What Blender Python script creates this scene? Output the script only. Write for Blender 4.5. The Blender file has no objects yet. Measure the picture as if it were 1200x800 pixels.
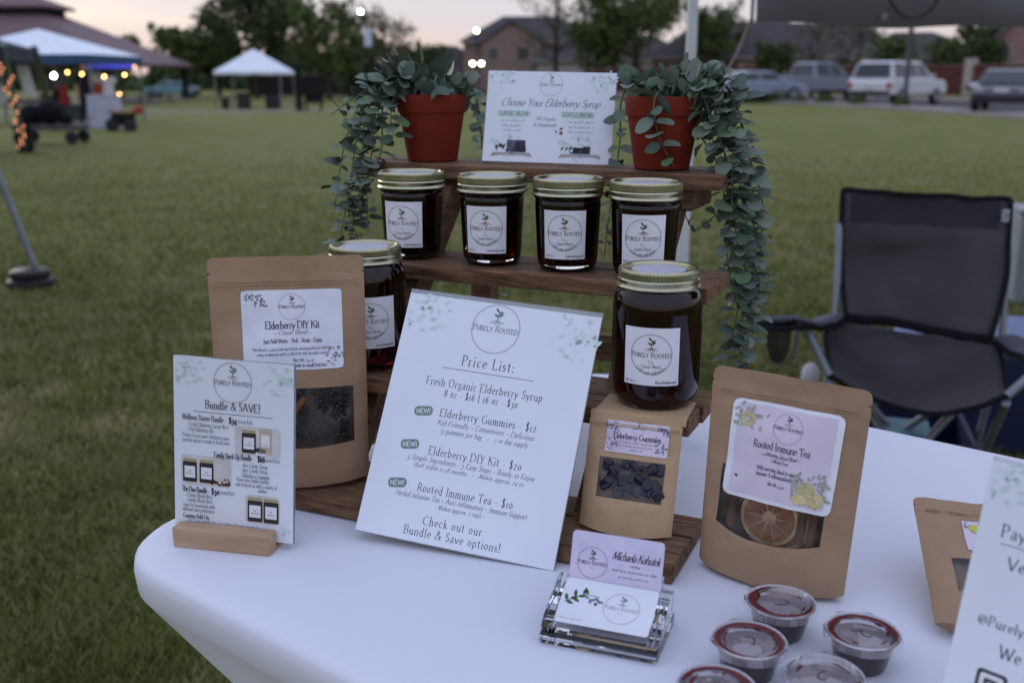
import bpy, bmesh, math, random
import numpy as np
from mathutils import Vector, Matrix, noise

random.seed(7)
PI = math.pi
C = bpy.context.scene.collection
SC = bpy.context.scene
def R(d): return math.radians(d)

# ------------------------------------------------------------------ camera
CAMH = 1.2
PITCH = math.atan(310 / 1200)
cam = bpy.data.cameras.new("camera")
camo = bpy.data.objects.new("camera", cam)
C.objects.link(camo)
camo.location = (0, 0, CAMH)
camo.rotation_euler = (PI / 2 - PITCH, 0, 0)
cam.sensor_width = 36
cam.lens = 36
cam.clip_start = 0.05
cam.clip_end = 2000
cam.dof.use_dof = True
cam.dof.focus_distance = 1.03
cam.dof.aperture_fstop = 5.4
SC.camera = camo

# ------------------------------------------------------------------ sky and light
SUN_EL, SUN_AZ = R(14), R(-38)      # azimuth measured from +Y towards +X
w = bpy.data.worlds.new("World")
SC.world = w
w.use_nodes = True
nt = w.node_tree
nt.nodes.clear()
out = nt.nodes.new("ShaderNodeOutputWorld")
bg = nt.nodes.new("ShaderNodeBackground")
sky = nt.nodes.new("ShaderNodeTexSky")
sky.sky_type = 'NISHITA'
sky.sun_disc = False
sky.sun_elevation = SUN_EL
sky.sun_rotation = SUN_AZ
sky.air_density = 1.0
sky.dust_density = 1.5
tc = nt.nodes.new("ShaderNodeTexCoord")
sep = nt.nodes.new("ShaderNodeSeparateXYZ")
nt.links.new(tc.outputs["Generated"], sep.inputs[0])
ramp = nt.nodes.new("ShaderNodeValToRGB")       # thin evening cloud: colour by height above the horizon
nt.links.new(sep.outputs[2], ramp.inputs[0])
cr = ramp.color_ramp
cr.elements[0].position = 0.0
cr.elements[0].color = (6.6, 5.1, 5.0, 1)
cr.elements[1].position = 1.0
cr.elements[1].color = (7.0, 8.2, 11.8, 1)
for p, c in ((0.03, (7.2, 6.1, 6.0, 1)), (0.055, (6.8, 6.4, 6.9, 1)), (0.13, (6.8, 6.9, 8.0, 1)), (0.45, (7.2, 7.9, 10.6, 1))):
    e = cr.elements.new(p)
    e.color = c
mp = nt.nodes.new("ShaderNodeMapping")
mp.inputs["Scale"].default_value = (1, 1, 9)
nt.links.new(tc.outputs["Generated"], mp.inputs[0])
nz = nt.nodes.new("ShaderNodeTexNoise")
nz.inputs["Scale"].default_value = 3.0
nz.inputs["Detail"].default_value = 5
nt.links.new(mp.outputs[0], nz.inputs[0])
mr = nt.nodes.new("ShaderNodeMapRange")
mr.inputs[1].default_value = 0.3
mr.inputs[2].default_value = 0.7
mr.inputs[3].default_value = 0.86
mr.inputs[4].default_value = 0.98
nt.links.new(nz.outputs[0], mr.inputs[0])
mix = nt.nodes.new("ShaderNodeMixRGB")
nt.links.new(mr.outputs[0], mix.inputs[0])
nt.links.new(sky.outputs[0], mix.inputs[1])
nt.links.new(ramp.outputs[0], mix.inputs[2])
nt.links.new(mix.outputs[0], bg.inputs[0])
bg.inputs[1].default_value = 0.110
nt.links.new(bg.outputs[0], out.inputs[0])

sl = bpy.data.lights.new("sun", 'SUN')
sl.energy = 0.55
sl.angle = R(16)
sl.color = (1.0, 0.9, 0.82)
so = bpy.data.objects.new("sun", sl)
C.objects.link(so)
sd = Vector((math.sin(SUN_AZ) * math.cos(SUN_EL), math.cos(SUN_AZ) * math.cos(SUN_EL), math.sin(SUN_EL)))
so.rotation_euler = sd.to_track_quat('Z', 'Y').to_euler()

SC.view_settings.view_transform = 'Standard'
SC.view_settings.look = 'None'
SC.view_settings.exposure = 0
SC.view_settings.gamma = 1
SC.cycles.max_bounces = 8
SC.cycles.transparent_max_bounces = 12
SC.cycles.use_denoising = True

# ------------------------------------------------------------------ materials
MATS = {}
def mat(name, col, rough=0.6, col2=None, scale=8.0, bump=0.0, metal=0.0, stretch=(1, 1, 1), detail=5.0,
        trans=0.0, emis=None, estr=0.0, coat=0.0, ior=1.45, spec=0.5, lo=0.35, hi=0.65, bscale=None, bdist=0.002, sub=None):
    if name in MATS: return MATS[name]
    if rough >= 0.55 and spec == 0.5 and not trans: spec = 0.14
    m = bpy.data.materials.new(name)
    m.use_nodes = True
    n = m.node_tree
    b = n.nodes["Principled BSDF"]
    b.inputs["Base Color"].default_value = (*col, 1)
    b.inputs["Roughness"].default_value = rough
    b.inputs["Metallic"].default_value = metal
    b.inputs["IOR"].default_value = ior
    b.inputs["Specular IOR Level"].default_value = spec
    b.inputs["Transmission Weight"].default_value = trans
    b.inputs["Coat Weight"].default_value = coat
    b.inputs["Coat Roughness"].default_value = 0.04
    if emis:
        b.inputs["Emission Color"].default_value = (*emis, 1)
        b.inputs["Emission Strength"].default_value = estr
    t = n.nodes.new("ShaderNodeTexCoord")
    mpn = n.nodes.new("ShaderNodeMapping")
    mpn.inputs["Scale"].default_value = stretch
    n.links.new(t.outputs["Object"], mpn.inputs[0])
    if col2 is None: col2 = tuple(c * 0.86 for c in col)
    z = n.nodes.new("ShaderNodeTexNoise")
    z.inputs["Scale"].default_value = scale
    z.inputs["Detail"].default_value = detail
    n.links.new(mpn.outputs[0], z.inputs[0])
    r = n.nodes.new("ShaderNodeMapRange")
    r.inputs[1].default_value = lo
    r.inputs[2].default_value = hi
    n.links.new(z.outputs[0], r.inputs[0])
    mx = n.nodes.new("ShaderNodeMixRGB")
    mx.inputs[1].default_value = (*col, 1)
    mx.inputs[2].default_value = (*col2, 1)
    n.links.new(r.outputs[0], mx.inputs[0])
    n.links.new(mx.outputs[0], b.inputs["Base Color"])
    if bump:
        z2 = n.nodes.new("ShaderNodeTexNoise")
        z2.inputs["Scale"].default_value = bscale or scale * 3
        z2.inputs["Detail"].default_value = 4
        n.links.new(mpn.outputs[0], z2.inputs[0])
        bu = n.nodes.new("ShaderNodeBump")
        bu.inputs["Strength"].default_value = bump
        bu.inputs["Distance"].default_value = bdist
        n.links.new(z2.outputs[0], bu.inputs["Height"])
        n.links.new(bu.outputs[0], b.inputs["Normal"])
    MATS[name] = m
    return m

WOOD = mat("stained_wood", (0.250, 0.145, 0.082), 0.6, (0.060, 0.031, 0.016), 17, 0.5, stretch=(1.2, 14, 9), bscale=30, bdist=0.0015, lo=0.3, hi=0.7)
PALEWOOD = mat("pale_wood", (0.50, 0.34, 0.22), 0.55, (0.36, 0.23, 0.14), 10, 0.3, stretch=(1.5, 12, 12), lo=0.3, hi=0.7, bdist=0.0006)
CLOTH = mat("white_spandex", (0.70, 0.70, 0.76), 0.85, (0.66, 0.66, 0.72), 2.2, 0.35, bscale=5.5, bdist=0.006)
KRAFT = mat("kraft_paper", (0.38, 0.255, 0.160), 0.7, (0.31, 0.20, 0.12), 7, 0.55, bscale=26, bdist=0.005, detail=9)
KRAFT2 = mat("kraft_paper_bright", (0.50, 0.345, 0.205), 0.6, (0.43, 0.285, 0.165), 9, 0.5, bscale=35, bdist=0.002, detail=8)
PAPER = mat("white_paper", (0.74, 0.77, 0.83), 0.5, (0.72, 0.75, 0.82), 20, coat=0.25)
LABEL = mat("label_paper", (0.78, 0.78, 0.82), 0.5, (0.74, 0.74, 0.79), 30)
LILAC = mat("lilac_label_print", (0.62, 0.53, 0.63), 0.5, (0.68, 0.60, 0.70), 12)
INK = mat("ink", (0.075, 0.075, 0.10), 0.6)
GREYINK = mat("grey_ink", (0.22, 0.22, 0.25), 0.6)
TAUPE = mat("taupe_ink", (0.42, 0.38, 0.38), 0.6)
GREENINK = mat("leaf_green_ink", (0.05, 0.12, 0.05), 0.6)
ROOTINK = mat("root_red_ink", (0.28, 0.09, 0.05), 0.6)
SAGE = mat("sage_print", (0.20, 0.26, 0.24), 0.6)
WASH = mat("pale_green_wash", (0.50, 0.64, 0.58), 0.6, (0.70, 0.76, 0.78), 60, lo=0.3, hi=0.7)
WHITEINK = mat("white_ink", (0.8, 0.8, 0.82), 0.6)
BRASS = mat("pale_brass", (0.50, 0.48, 0.31), 0.28, (0.42, 0.40, 0.26), 30, metal=1.0)
BRASSD = mat("knurled_brass", (0.33, 0.32, 0.20), 0.35, (0.23, 0.22, 0.14), 60, metal=1.0)
GLASS = mat("jar_glass", (0.97, 0.98, 0.98), 0.02, (0.97, 0.98, 0.98), trans=1.0, ior=1.45)
ACRYLICB = mat("clear_acrylic_block", (0.97, 0.98, 0.99), 0.02, (0.97, 0.98, 0.99), trans=1.0, ior=1.45)
SYRUP = mat("dark_elderberry_syrup", (0.040, 0.0022, 0.0018), 0.08, (0.03, 0.0016, 0.0015), 10, trans=0.6, ior=1.06)
TERRA = mat("terracotta", (0.185, 0.024, 0.012), 0.6, (0.14, 0.018, 0.010), 12, 0.15)
SOIL = mat("potting_soil", (0.03, 0.02, 0.015), 0.9, bump=0.8)
LEAF = mat("eucalyptus_leaf", (0.125, 0.168, 0.125), 0.6, (0.20, 0.24, 0.19), 25, 0.2)
LEAF2 = mat("eucalyptus_leaf_dark", (0.065, 0.098, 0.074), 0.6, (0.12, 0.158, 0.12), 25, 0.2)
LEAF3 = mat("eucalyptus_leaf_yellowish", (0.12, 0.19, 0.09), 0.5, (0.09, 0.15, 0.08), 25, 0.2)
STEM = mat("plant_stem", (0.09, 0.12, 0.07), 0.6)
STEEL = mat("grey_steel", (0.20, 0.23, 0.25), 0.45, metal=0.4)
WHITESTEEL = mat("white_painted_steel", (0.62, 0.66, 0.66), 0.45)
BLACKP = mat("black_plastic", (0.012, 0.012, 0.015), 0.5)
CHAIRFAB = mat("charcoal_polyester", (0.072, 0.066, 0.070), 0.85, (0.055, 0.050, 0.054), 6, 0.35, bscale=9, bdist=0.02)
CHAIRTRIM = mat("black_webbing", (0.010, 0.010, 0.012), 0.7)
NAVY = mat("navy_plastic", (0.012, 0.018, 0.07), 0.5)
LIDBLUE = mat("pale_blue_plastic", (0.22, 0.27, 0.55), 0.5)
BANNERF = mat("banner_vinyl", (0.34, 0.36, 0.40), 0.6, (0.39, 0.41, 0.44), 2, trans=0.0)
CANOPYW = mat("white_canopy_cloth", (0.80, 0.84, 0.90), 0.7)
CANOPYB = mat("blue_canopy_cloth", (0.035, 0.085, 0.16), 0.7)
CANOPYD = mat("dark_canopy_cloth", (0.03, 0.04, 0.055), 0.7)
DARK = mat("dark_fabric", (0.012, 0.012, 0.016), 0.8)
ROOFM = mat("mauve_metal_roof", (0.175, 0.110, 0.115), 0.6, (0.14, 0.09, 0.095), 2, stretch=(6, 1, 1))
SHINGLE = mat("brown_shingle", (0.085, 0.074, 0.075), 0.9, (0.06, 0.052, 0.055), 3)
BRICK = mat("brown_brick_wall", (0.30, 0.21, 0.175), 0.9, (0.22, 0.15, 0.13), 5)
REDBRICK = mat("red_brick_wall", (0.13, 0.045, 0.04), 0.9, (0.09, 0.035, 0.03), 4)
STONE = mat("pale_stone", (0.42, 0.36, 0.32), 0.8)
GARAGE = mat("garage_door_paint", (0.40, 0.38, 0.37), 0.6)
WINGLASS = mat("dark_window_glass", (0.03, 0.035, 0.045), 0.08)
TREELEAF = mat("spring_foliage", (0.105, 0.145, 0.045), 0.7, (0.065, 0.090, 0.032), 0.7)
TREELEAFD = mat("evergreen_foliage", (0.080, 0.112, 0.040), 0.7, (0.050, 0.070, 0.030), 0.7)
TREELEAFB = mat("budding_foliage", (0.13, 0.135, 0.06), 0.7, (0.10, 0.09, 0.055), 0.7)
BARK = mat("bark", (0.05, 0.038, 0.03), 0.9, bump=0.4)
CONCRETE = mat("concrete", (0.30, 0.27, 0.26), 0.85, (0.25, 0.22, 0.215), 0.6, bump=0.2)
ASPHALT = mat("asphalt", (0.075, 0.068, 0.07), 0.9, (0.06, 0.055, 0.057), 0.5, bump=0.3)
LAMPW = mat("lamp_globe", (0.9, 0.85, 0.7), 0.5, emis=(1.0, 0.86, 0.55), estr=55)
BULB = mat("warm_bulb", (0.9, 0.6, 0.3), 0.5, emis=(1.0, 0.50, 0.16), estr=24)
BULBS = mat("orange_fairy_bulb", (0.9, 0.5, 0.25), 0.5, emis=(1.0, 0.36, 0.18), estr=4.2)
FLOOD = mat("white_work_light", (0.9, 0.9, 0.9), 0.5, emis=(1.0, 0.93, 0.85), estr=90)
BLUELED = mat("blue_led", (0.1, 0.1, 0.9), 0.5, emis=(0.1, 0.12, 1.0), estr=0.2)
CUPP = None

def film_mat(name, tint=(0.9, 0.9, 0.92), gl=0.12, rough=0.15, fac=0.25, diff=(0.6, 0.6, 0.65)):
    """thin clear plastic: mostly see-through, a little milky, glossy"""
    m = bpy.data.materials.new(name)
    m.use_nodes = True
    n = m.node_tree
    n.nodes.clear()
    o = n.nodes.new("ShaderNodeOutputMaterial")
    tr = n.nodes.new("ShaderNodeBsdfTransparent")
    tr.inputs[0].default_value = (*tint, 1)
    df = n.nodes.new("ShaderNodeBsdfDiffuse")
    df.inputs[0].default_value = (*diff, 1)
    g = n.nodes.new("ShaderNodeBsdfGlossy")
    g.inputs[0].default_value = (1, 1, 1, 1)
    g.inputs["Roughness"].default_value = rough
    m1 = n.nodes.new("ShaderNodeMixShader")
    m1.inputs[0].default_value = fac
    n.links.new(tr.outputs[0], m1.inputs[1])
    n.links.new(df.outputs[0], m1.inputs[2])
    fr = n.nodes.new("ShaderNodeFresnel")
    fr.inputs[0].default_value = 1.45
    ad = n.nodes.new("ShaderNodeMath")
    ad.operation = 'ADD'
    ad.inputs[1].default_value = gl
    n.links.new(fr.outputs[0], ad.inputs[0])
    m2 = n.nodes.new("ShaderNodeMixShader")
    n.links.new(ad.outputs[0], m2.inputs[0])
    n.links.new(m1.outputs[0], m2.inputs[1])
    n.links.new(g.outputs[0], m2.inputs[2])
    n.links.new(m2.outputs[0], o.inputs[0])
    return m
FILM = film_mat("clear_window_film", gl=0.0, fac=0.015, rough=0.22)
CUPP = film_mat("clear_cup_plastic", fac=0.04, gl=0.0, rough=0.12)
LIDP = film_mat("clear_lid_plastic", fac=0.22, gl=0.08, diff=(0.75, 0.66, 0.70), rough=0.12)
ACRYLIC = film_mat("clear_acrylic_sheet", fac=0.30, gl=0.05, rough=0.05, diff=(0.55, 0.58, 0.62))
def vinyl_mat(name, col):
    """cloth that both reflects light and lets some through"""
    m = bpy.data.materials.new(name)
    m.use_nodes = True
    n = m.node_tree; n.nodes.clear()
    o = n.nodes.new("ShaderNodeOutputMaterial"); mx = n.nodes.new("ShaderNodeMixShader"); mx.inputs[0].default_value = .5
    d = n.nodes.new("ShaderNodeBsdfDiffuse"); d.inputs[0].default_value = (*col, 1)
    t = n.nodes.new("ShaderNodeBsdfTranslucent"); t.inputs[0].default_value = (*col, 1)
    n.links.new(d.outputs[0], mx.inputs[1]); n.links.new(t.outputs[0], mx.inputs[2]); n.links.new(mx.outputs[0], o.inputs[0])
    return m
BANNERF = vinyl_mat("grey_banner_vinyl", (.36, .37, .42))
MESHN = film_mat("dark_net", tint=(0.5, 0.5, 0.5), fac=0.45, gl=0.0, diff=(0.02, 0.02, 0.02))

def grass_material():
    m = bpy.data.materials.new("lawn")
    m.use_nodes = True
    n = m.node_tree
    b = n.nodes["Principled BSDF"]
    b.inputs["Roughness"].default_value = 0.9
    b.inputs["Specular IOR Level"].default_value = 0.1
    t = n.nodes.new("ShaderNodeTexCoord")
    def nz(scale, det, st=(1, 1, 1)):
        mpn = n.nodes.new("ShaderNodeMapping")
        mpn.inputs["Scale"].default_value = st
        n.links.new(t.outputs["Object"], mpn.inputs[0])
        z = n.nodes.new("ShaderNodeTexNoise")
        z.inputs["Scale"].default_value = scale
        z.inputs["Detail"].default_value = det
        z.inputs["Roughness"].default_value = 0.65
        n.links.new(mpn.outputs[0], z.inputs[0])
        return z.outputs[0]
    def rng(o, a, bb, c=0, d=1):
        r = n.nodes.new("ShaderNodeMapRange")
        r.inputs[1].default_value = a; r.inputs[2].default_value = bb
        r.inputs[3].default_value = c; r.inputs[4].default_value = d
        n.links.new(o, r.inputs[0])
        return r.outputs[0]
    def mixc(f, c1, c2):
        x = n.nodes.new("ShaderNodeMixRGB")
        n.links.new(f, x.inputs[0])
        for i, c in ((1, c1), (2, c2)):
            if isinstance(c, tuple): x.inputs[i].default_value = (*c, 1)
            else: n.links.new(c, x.inputs[i])
        return x.outputs[0]
    g = mixc(rng(nz(0.9, 6), 0.35, 0.65), (0.145, 0.170, 0.034), (0.205, 0.218, 0.056))
    g = mixc(rng(nz(2.6, 7), 0.50, 0.66, 0, 0.85), g, (0.28, 0.245, 0.13))
    g = mixc(rng(nz(0.35, 5, (1, 0.45, 1)), 0.5, 0.68, 0, 0.6), g, (0.25, 0.23, 0.10))
    g = mixc(rng(nz(45, 4), 0.4, 0.62, 0, 0.6), g, (0.070, 0.085, 0.026))
    n.links.new(g, b.inputs["Base Color"])
    bu = n.nodes.new("ShaderNodeBump")
    bu.inputs["Strength"].default_value = 0.8
    bu.inputs["Distance"].default_value = 0.03
    n.links.new(nz(60, 5), bu.inputs["Height"])
    n.links.new(bu.outputs[0], b.inputs["Normal"])
    return m
LAWN = grass_material()

# ------------------------------------------------------------------ mesh helpers
class MB:
    def __init__(s): s.v = []; s.f = []; s.mi = []; s.m = 0
    def add(s, vs, fs):
        k = len(s.v)
        s.v += [tuple(p) for p in vs]
        s.f += [tuple(i + k for i in f) for f in fs]
        s.mi += [s.m] * len(fs)
        return s
    def box(s, c, d, rz=0.0, M=None, taper=1.0):
        x, y, z = d[0] / 2, d[1] / 2, d[2] / 2
        vs = []
        for sx, sy, sz in ((-1, -1, -1), (1, -1, -1), (1, 1, -1), (-1, 1, -1), (-1, -1, 1), (1, -1, 1), (1, 1, 1), (-1, 1, 1)):
            k = taper if sz > 0 else 1
            p = Vector((sx * x * k, sy * y * k, sz * z))
            if M: p = M @ p
            if rz: p = Matrix.Rotation(rz, 3, 'Z') @ p
            vs.append(p + Vector(c))
        return s.add(vs, [(0, 3, 2, 1), (4, 5, 6, 7), (0, 1, 5, 4), (1, 2, 6, 5), (2, 3, 7, 6), (3, 0, 4, 7)])
    def tube(s, pts, r, n=8, cap=True):
        pts = [Vector(p) for p in pts]
        rs = r if isinstance(r, (list, tuple)) else [r] * len(pts)
        vs, fs = [], []
        ref = None
        for i, p in enumerate(pts):
            t = (pts[min(i + 1, len(pts) - 1)] - pts[max(i - 1, 0)])
            if t.length < 1e-9: t = Vector((0, 0, 1))
            t.normalize()
            if ref is None:
                ref = Vector((0, 0, 1)) if abs(t.z) < 0.9 else Vector((1, 0, 0))
            a = (ref - t * ref.dot(t)).normalized()
            ref = a
            b = t.cross(a)
            for k in range(n):
                q = 2 * PI * k / n
                vs.append(p + (a * math.cos(q) + b * math.sin(q)) * rs[i])
        for i in range(len(pts) - 1):
            for k in range(n):
                fs.append((i * n + k, i * n + (k + 1) % n, (i + 1) * n + (k + 1) % n, (i + 1) * n + k))
        if cap:
            fs.append(tuple(range(n - 1, -1, -1)))
            fs.append(tuple((len(pts) - 1) * n + k for k in range(n)))
        return s.add(vs, fs)
    def lathe(s, prof, n=32, c=(0, 0, 0), cap0=False, cap1=False, sx=1, sy=1):
        vs, fs = [], []
        for r, z in prof:
            for k in range(n):
                q = 2 * PI * k / n
                vs.append((c[0] + r * math.cos(q) * sx, c[1] + r * math.sin(q) * sy, c[2] + z))
        for i in range(len(prof) - 1):
            for k in range(n):
                fs.append((i * n + k, i * n + (k + 1) % n, (i + 1) * n + (k + 1) % n, (i + 1) * n + k))
        if cap0: fs.append(tuple(range(n - 1, -1, -1)))
        if cap1: fs.append(tuple((len(prof) - 1) * n + k for k in range(n)))
        return s.add(vs, fs)
    def ball(s, c, r, n=8, m=6, sc=(1, 1, 1)):
        return s.lathe([(max(1e-4, r * math.sin(PI * i / m)) , -r * math.cos(PI * i / m) * sc[2]) for i in range(m + 1)], n, c, sx=sc[0], sy=sc[1])
    def quad(s, a, b, c, d): return s.add([a, b, c, d], [(0, 1, 2, 3)])
    def build(s, name, m, parent=None, smooth=False, bevel=0.0, bseg=2):
        me = bpy.data.meshes.new(name)
        me.from_pydata(s.v, [], s.f)
        for x in (m if isinstance(m, (list, tuple)) else [m]): me.materials.append(x)
        if isinstance(m, (list, tuple)): me.polygons.foreach_set("material_index", s.mi)
        if smooth:
            me.polygons.foreach_set("use_smooth", [True] * len(me.polygons))
            me.set_sharp_from_angle(angle=R(40))
        me.update()
        o = bpy.data.objects.new(name, me)
        C.objects.link(o)
        if parent: o.parent = parent
        if bevel:
            b = o.modifiers.new("bevel", 'BEVEL')
            b.width = bevel; b.segments = bseg; b.limit_method = 'ANGLE'
        return o

def tag(o, label=None, cat=None, group=None, kind=None):
    if label: o["label"] = label
    if cat: o["category"] = cat
    if group: o["group"] = group
    if kind: o["kind"] = kind
    return o
def thing(name, label, cat, loc=(0, 0, 0), rz=0.0, group=None):
    o = bpy.data.objects.new(name, None)
    o.empty_display_size = 0.05
    C.objects.link(o)
    o.location = loc
    o.rotation_euler = (0, 0, rz)
    return tag(o, label, cat, group)
def copy_tree(o, parent=None):
    c = o.copy()
    C.objects.link(c)
    c.parent = parent
    for ch in list(o.children): copy_tree(ch, c)
    return c
def inst(src, name, parent=None, loc=None, M=None):
    o = bpy.data.objects.new(name, src.data if hasattr(src, "data") else src)
    C.objects.link(o)
    if parent: o.parent = parent
    if M is not None: o.matrix_local = M
    elif loc is not None: o.location = loc
    return o

# pixel (in the 1200 x 800 photograph) -> world point, at a given height or at a given distance Y
cp, sp = math.cos(PITCH), math.sin(PITCH)
def at(px, py, z):
    yd = py - 400
    F = 1200 * cp - yd * sp; D = 1200 * sp + yd * cp
    s = (CAMH - z) / D
    return Vector(((px - 600) * s, F * s, z))
def atY(px, py, Y):
    yd = py - 400
    F = 1200 * cp - yd * sp; D = 1200 * sp + yd * cp
    s = Y / F
    return Vector(((px - 600) * s, Y, CAMH - D * s))

def smooth01(t):
    t = max(0.0, min(1.0, t))
    return t * t * (3 - 2 * t)
def gz(x, y):   # lawn falls gently away to the far left
    return -0.62 * smooth01((y - 12) / 62) * smooth01((10 - x) / 14)

# ------------------------------------------------------------------ lettering: a small stroke font with a broad pen
G = {}
def _g(ch, wd, *st): G[ch] = (wd, st)
_g('A', .78, "0,0 .36,1 .72,0", ".14,.38 .6,.38"); _g('B', .6, ".08,0 .08,1", ".08,1 @.3,.76,.2,.24,90,-90 .08,.52", ".3,.52 @.32,.26,.25,.26,90,-90 .08,0")
_g('C', .75, "@.42,.5,.36,.5,50,310"); _g('D', .8, ".08,0 .08,1", ".08,1 .3,1 @.32,.5,.42,.5,90,-90 .08,0")
_g('E', .58, ".08,0 .08,1", ".08,1 .5,1 .5,.88", ".08,.52 .42,.52", ".08,0 .52,0 .52,.14"); _g('F', .54, ".08,0 .08,1", ".08,1 .5,1 .5,.88", ".08,.52 .42,.52")
_g('G', .8, "@.42,.5,.36,.5,50,340 .76,.42 .56,.42", ".74,.42 .74,.08"); _g('H', .8, ".1,0 .1,1", ".7,0 .7,1", ".1,.52 .7,.52"); _g('I', .28, ".14,0 .14,1")
_g('J', .36, ".22,1 .22,0 @.08,0,.14,.2,0,-90"); _g('K', .7, ".1,0 .1,1", ".62,1 .12,.5", ".26,.62 .68,0"); _g('L', .56, ".1,1 .1,0 .5,0 .5,.16")
_g('M', .95, ".12,0 .16,1 .48,.1 .8,1 .84,0"); _g('N', .8, ".12,0 .12,1 .7,0 .7,1"); _g('O', .84, "@.42,.5,.36,.5,90,450"); _g('P', .58, ".1,0 .1,1", ".1,1 @.3,.74,.22,.26,90,-90 .1,.48")
_g('Q', .84, "@.42,.5,.36,.5,90,450", ".5,.02 .84,-.22"); _g('R', .66, ".1,0 .1,1", ".1,1 @.3,.75,.21,.25,90,-90 .1,.5", ".28,.5 .66,0")
_g('S', .5, ".42,.82 @.25,.76,.17,.24,20,230 .34,.48 @.24,.26,.18,.26,40,-160"); _g('T', .66, ".33,0 .33,1", ".04,.86 .04,1 .62,1 .62,.86"); _g('U', .76, ".1,1 .1,.3 @.38,.3,.28,.3,180,360 .66,1")
_g('V', .72, "0,1 .36,0 .72,1"); _g('W', 1.0, "0,1 .26,0 .5,.92 .74,0 1,1"); _g('X', .7, "0,1 .66,0", ".64,1 .02,0"); _g('Y', .66, "0,1 .33,.48 .66,1", ".33,.48 .33,0"); _g('Z', .62, ".06,1 .56,1 .04,0 .58,0 .58,.14")
_g('a', .46, ".08,.5 @.22,.46,.14,.16,150,0 .36,.06 .44,.02", ".36,.38 .2,.34 @.19,.17,.13,.17,90,300 .36,.14"); _g('b', .54, ".1,1.05 .1,0", "@.27,.31,.19,.3,150,-150"); _g('c', .44, "@.26,.31,.19,.3,45,315")
_g('d', .54, ".43,1.05 .43,0", "@.26,.31,.19,.3,30,330"); _g('e', .46, ".08,.34 .42,.34 @.25,.33,.18,.28,0,180 @.26,.31,.2,.3,180,320"); _g('f', .3, ".12,0 .12,.85 @.26,.85,.14,.2,180,60", ".0,.6 .28,.6")
_g('g', .48, "@.22,.42,.15,.18,90,450", ".14,.26 .1,.16 .34,.06 @.24,-.12,.18,.15,60,-240", ".34,.56 .46,.6"); _g('h', .54, ".1,1.05 .1,0", ".1,.42 @.28,.42,.16,.19,160,0 .44,0"); _g('i', .24, ".12,.6 .12,0", ".10,.88 .14,.88")
_g('j', .24, ".14,.6 .14,-.1 @.04,-.1,.1,.18,0,-90", ".12,.88 .16,.88"); _g('k', .5, ".1,1.05 .1,0", ".42,.6 .12,.3", ".2,.36 .48,0"); _g('l', .24, ".12,1.05 .12,0"); _g('m', .8, ".1,.6 .1,0", ".1,.42 @.26,.42,.14,.19,160,0 .4,0", ".4,.42 @.56,.42,.14,.19,160,0 .7,0")
_g('n', .54, ".1,.6 .1,0", ".1,.42 @.28,.42,.16,.19,160,0 .44,0"); _g('o', .5, "@.25,.31,.19,.3,90,450"); _g('p', .54, ".1,.6 .1,-.32", "@.27,.31,.19,.3,150,-150"); _g('q', .54, ".43,.6 .43,-.32", "@.26,.31,.19,.3,30,330")
_g('r', .36, ".1,.6 .1,0", ".1,.4 @.26,.44,.14,.16,170,50"); _g('s', .36, ".3,.5 @.18,.45,.12,.15,30,230 .24,.3 @.17,.16,.13,.16,40,-160"); _g('t', .32, ".14,.82 .14,.1 @.24,.12,.1,.12,180,300", ".0,.6 .28,.6")
_g('u', .54, ".1,.6 .1,.2 @.25,.2,.15,.2,180,330 .43,.18", ".43,.6 .43,0"); _g('v', .48, "0,.6 .24,0 .48,.6"); _g('w', .7, "0,.6 .18,0 .35,.55 .52,0 .7,.6"); _g('x', .46, ".02,.6 .44,0", ".42,.6 .02,0"); _g('y', .48, "0,.6 .24,.04", ".48,.6 .24,.04 .14,-.28 .02,-.3"); _g('z', .42, ".04,.6 .38,.6 .04,0 .4,0")
_g('0', .5, "@.25,.31,.18,.3,90,450"); _g('1', .3, ".15,.62 .15,0"); _g('2', .46, ".06,.46 @.22,.44,.14,.18,150,-30 .04,0 .42,0"); _g('3', .44, ".06,.5 @.2,.44,.13,.16,150,-60 .18,.26 @.18,.0,.18,.26,80,-150"); _g('4', .5, ".36,-.26 .36,.62 .04,.08 .48,.08")
_g('5', .44, ".38,.6 .14,.6 .12,.3 @.18,.02,.18,.28,100,-150"); _g('6', .5, ".4,.98 @.42,.3,.34,.62,110,180 @.25,.27,.17,.27,180,-180"); _g('7', .46, ".04,.6 .42,.6 .16,-.28"); _g('8', .5, "@.25,.72,.15,.22,90,450", "@.25,.26,.18,.26,90,450"); _g('9', .5, "@.25,.36,.17,.25,0,360 .42,.2 .3,-.2 .14,-.28")
_g('$', .5, ".4,.78 @.25,.74,.15,.2,20,230 .34,.46 @.24,.24,.17,.24,40,-160", ".25,1.08 .25,-.1"); _g('-', .36, ".06,.32 .3,.32"); _g('|', .3, ".15,-.2 .15,1.05"); _g(':', .22, ".1,.5 .12,.5", ".1,.05 .12,.05"); _g('!', .26, ".13,1 .13,.25", ".12,.03 .14,.03")
_g('.', .2, ".09,.03 .11,.03"); _g(',', .2, ".12,.05 .06,-.14"); _g('&', .8, ".78,.5 .62,.16 @.3,.24,.26,.24,-30,-220 .46,.7 @.36,.84,.12,.16,-20,200 .76,0"); _g('(', .3, "@.36,.4,.24,.62,130,230"); _g(')', .3, "@-.06,.4,.24,.62,50,-50"); _g('~', .5, ".06,.26 @.16,.28,.1,.1,180,20 @.36,.3,.1,.1,200,350")
_g('•', .36, "@.18,.32,.06,.06,0,360"); _g('@', .9, "@.45,.38,.38,.44,-40,300", "@.42,.38,.14,.2,0,360"); _g(' ', .3)
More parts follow.
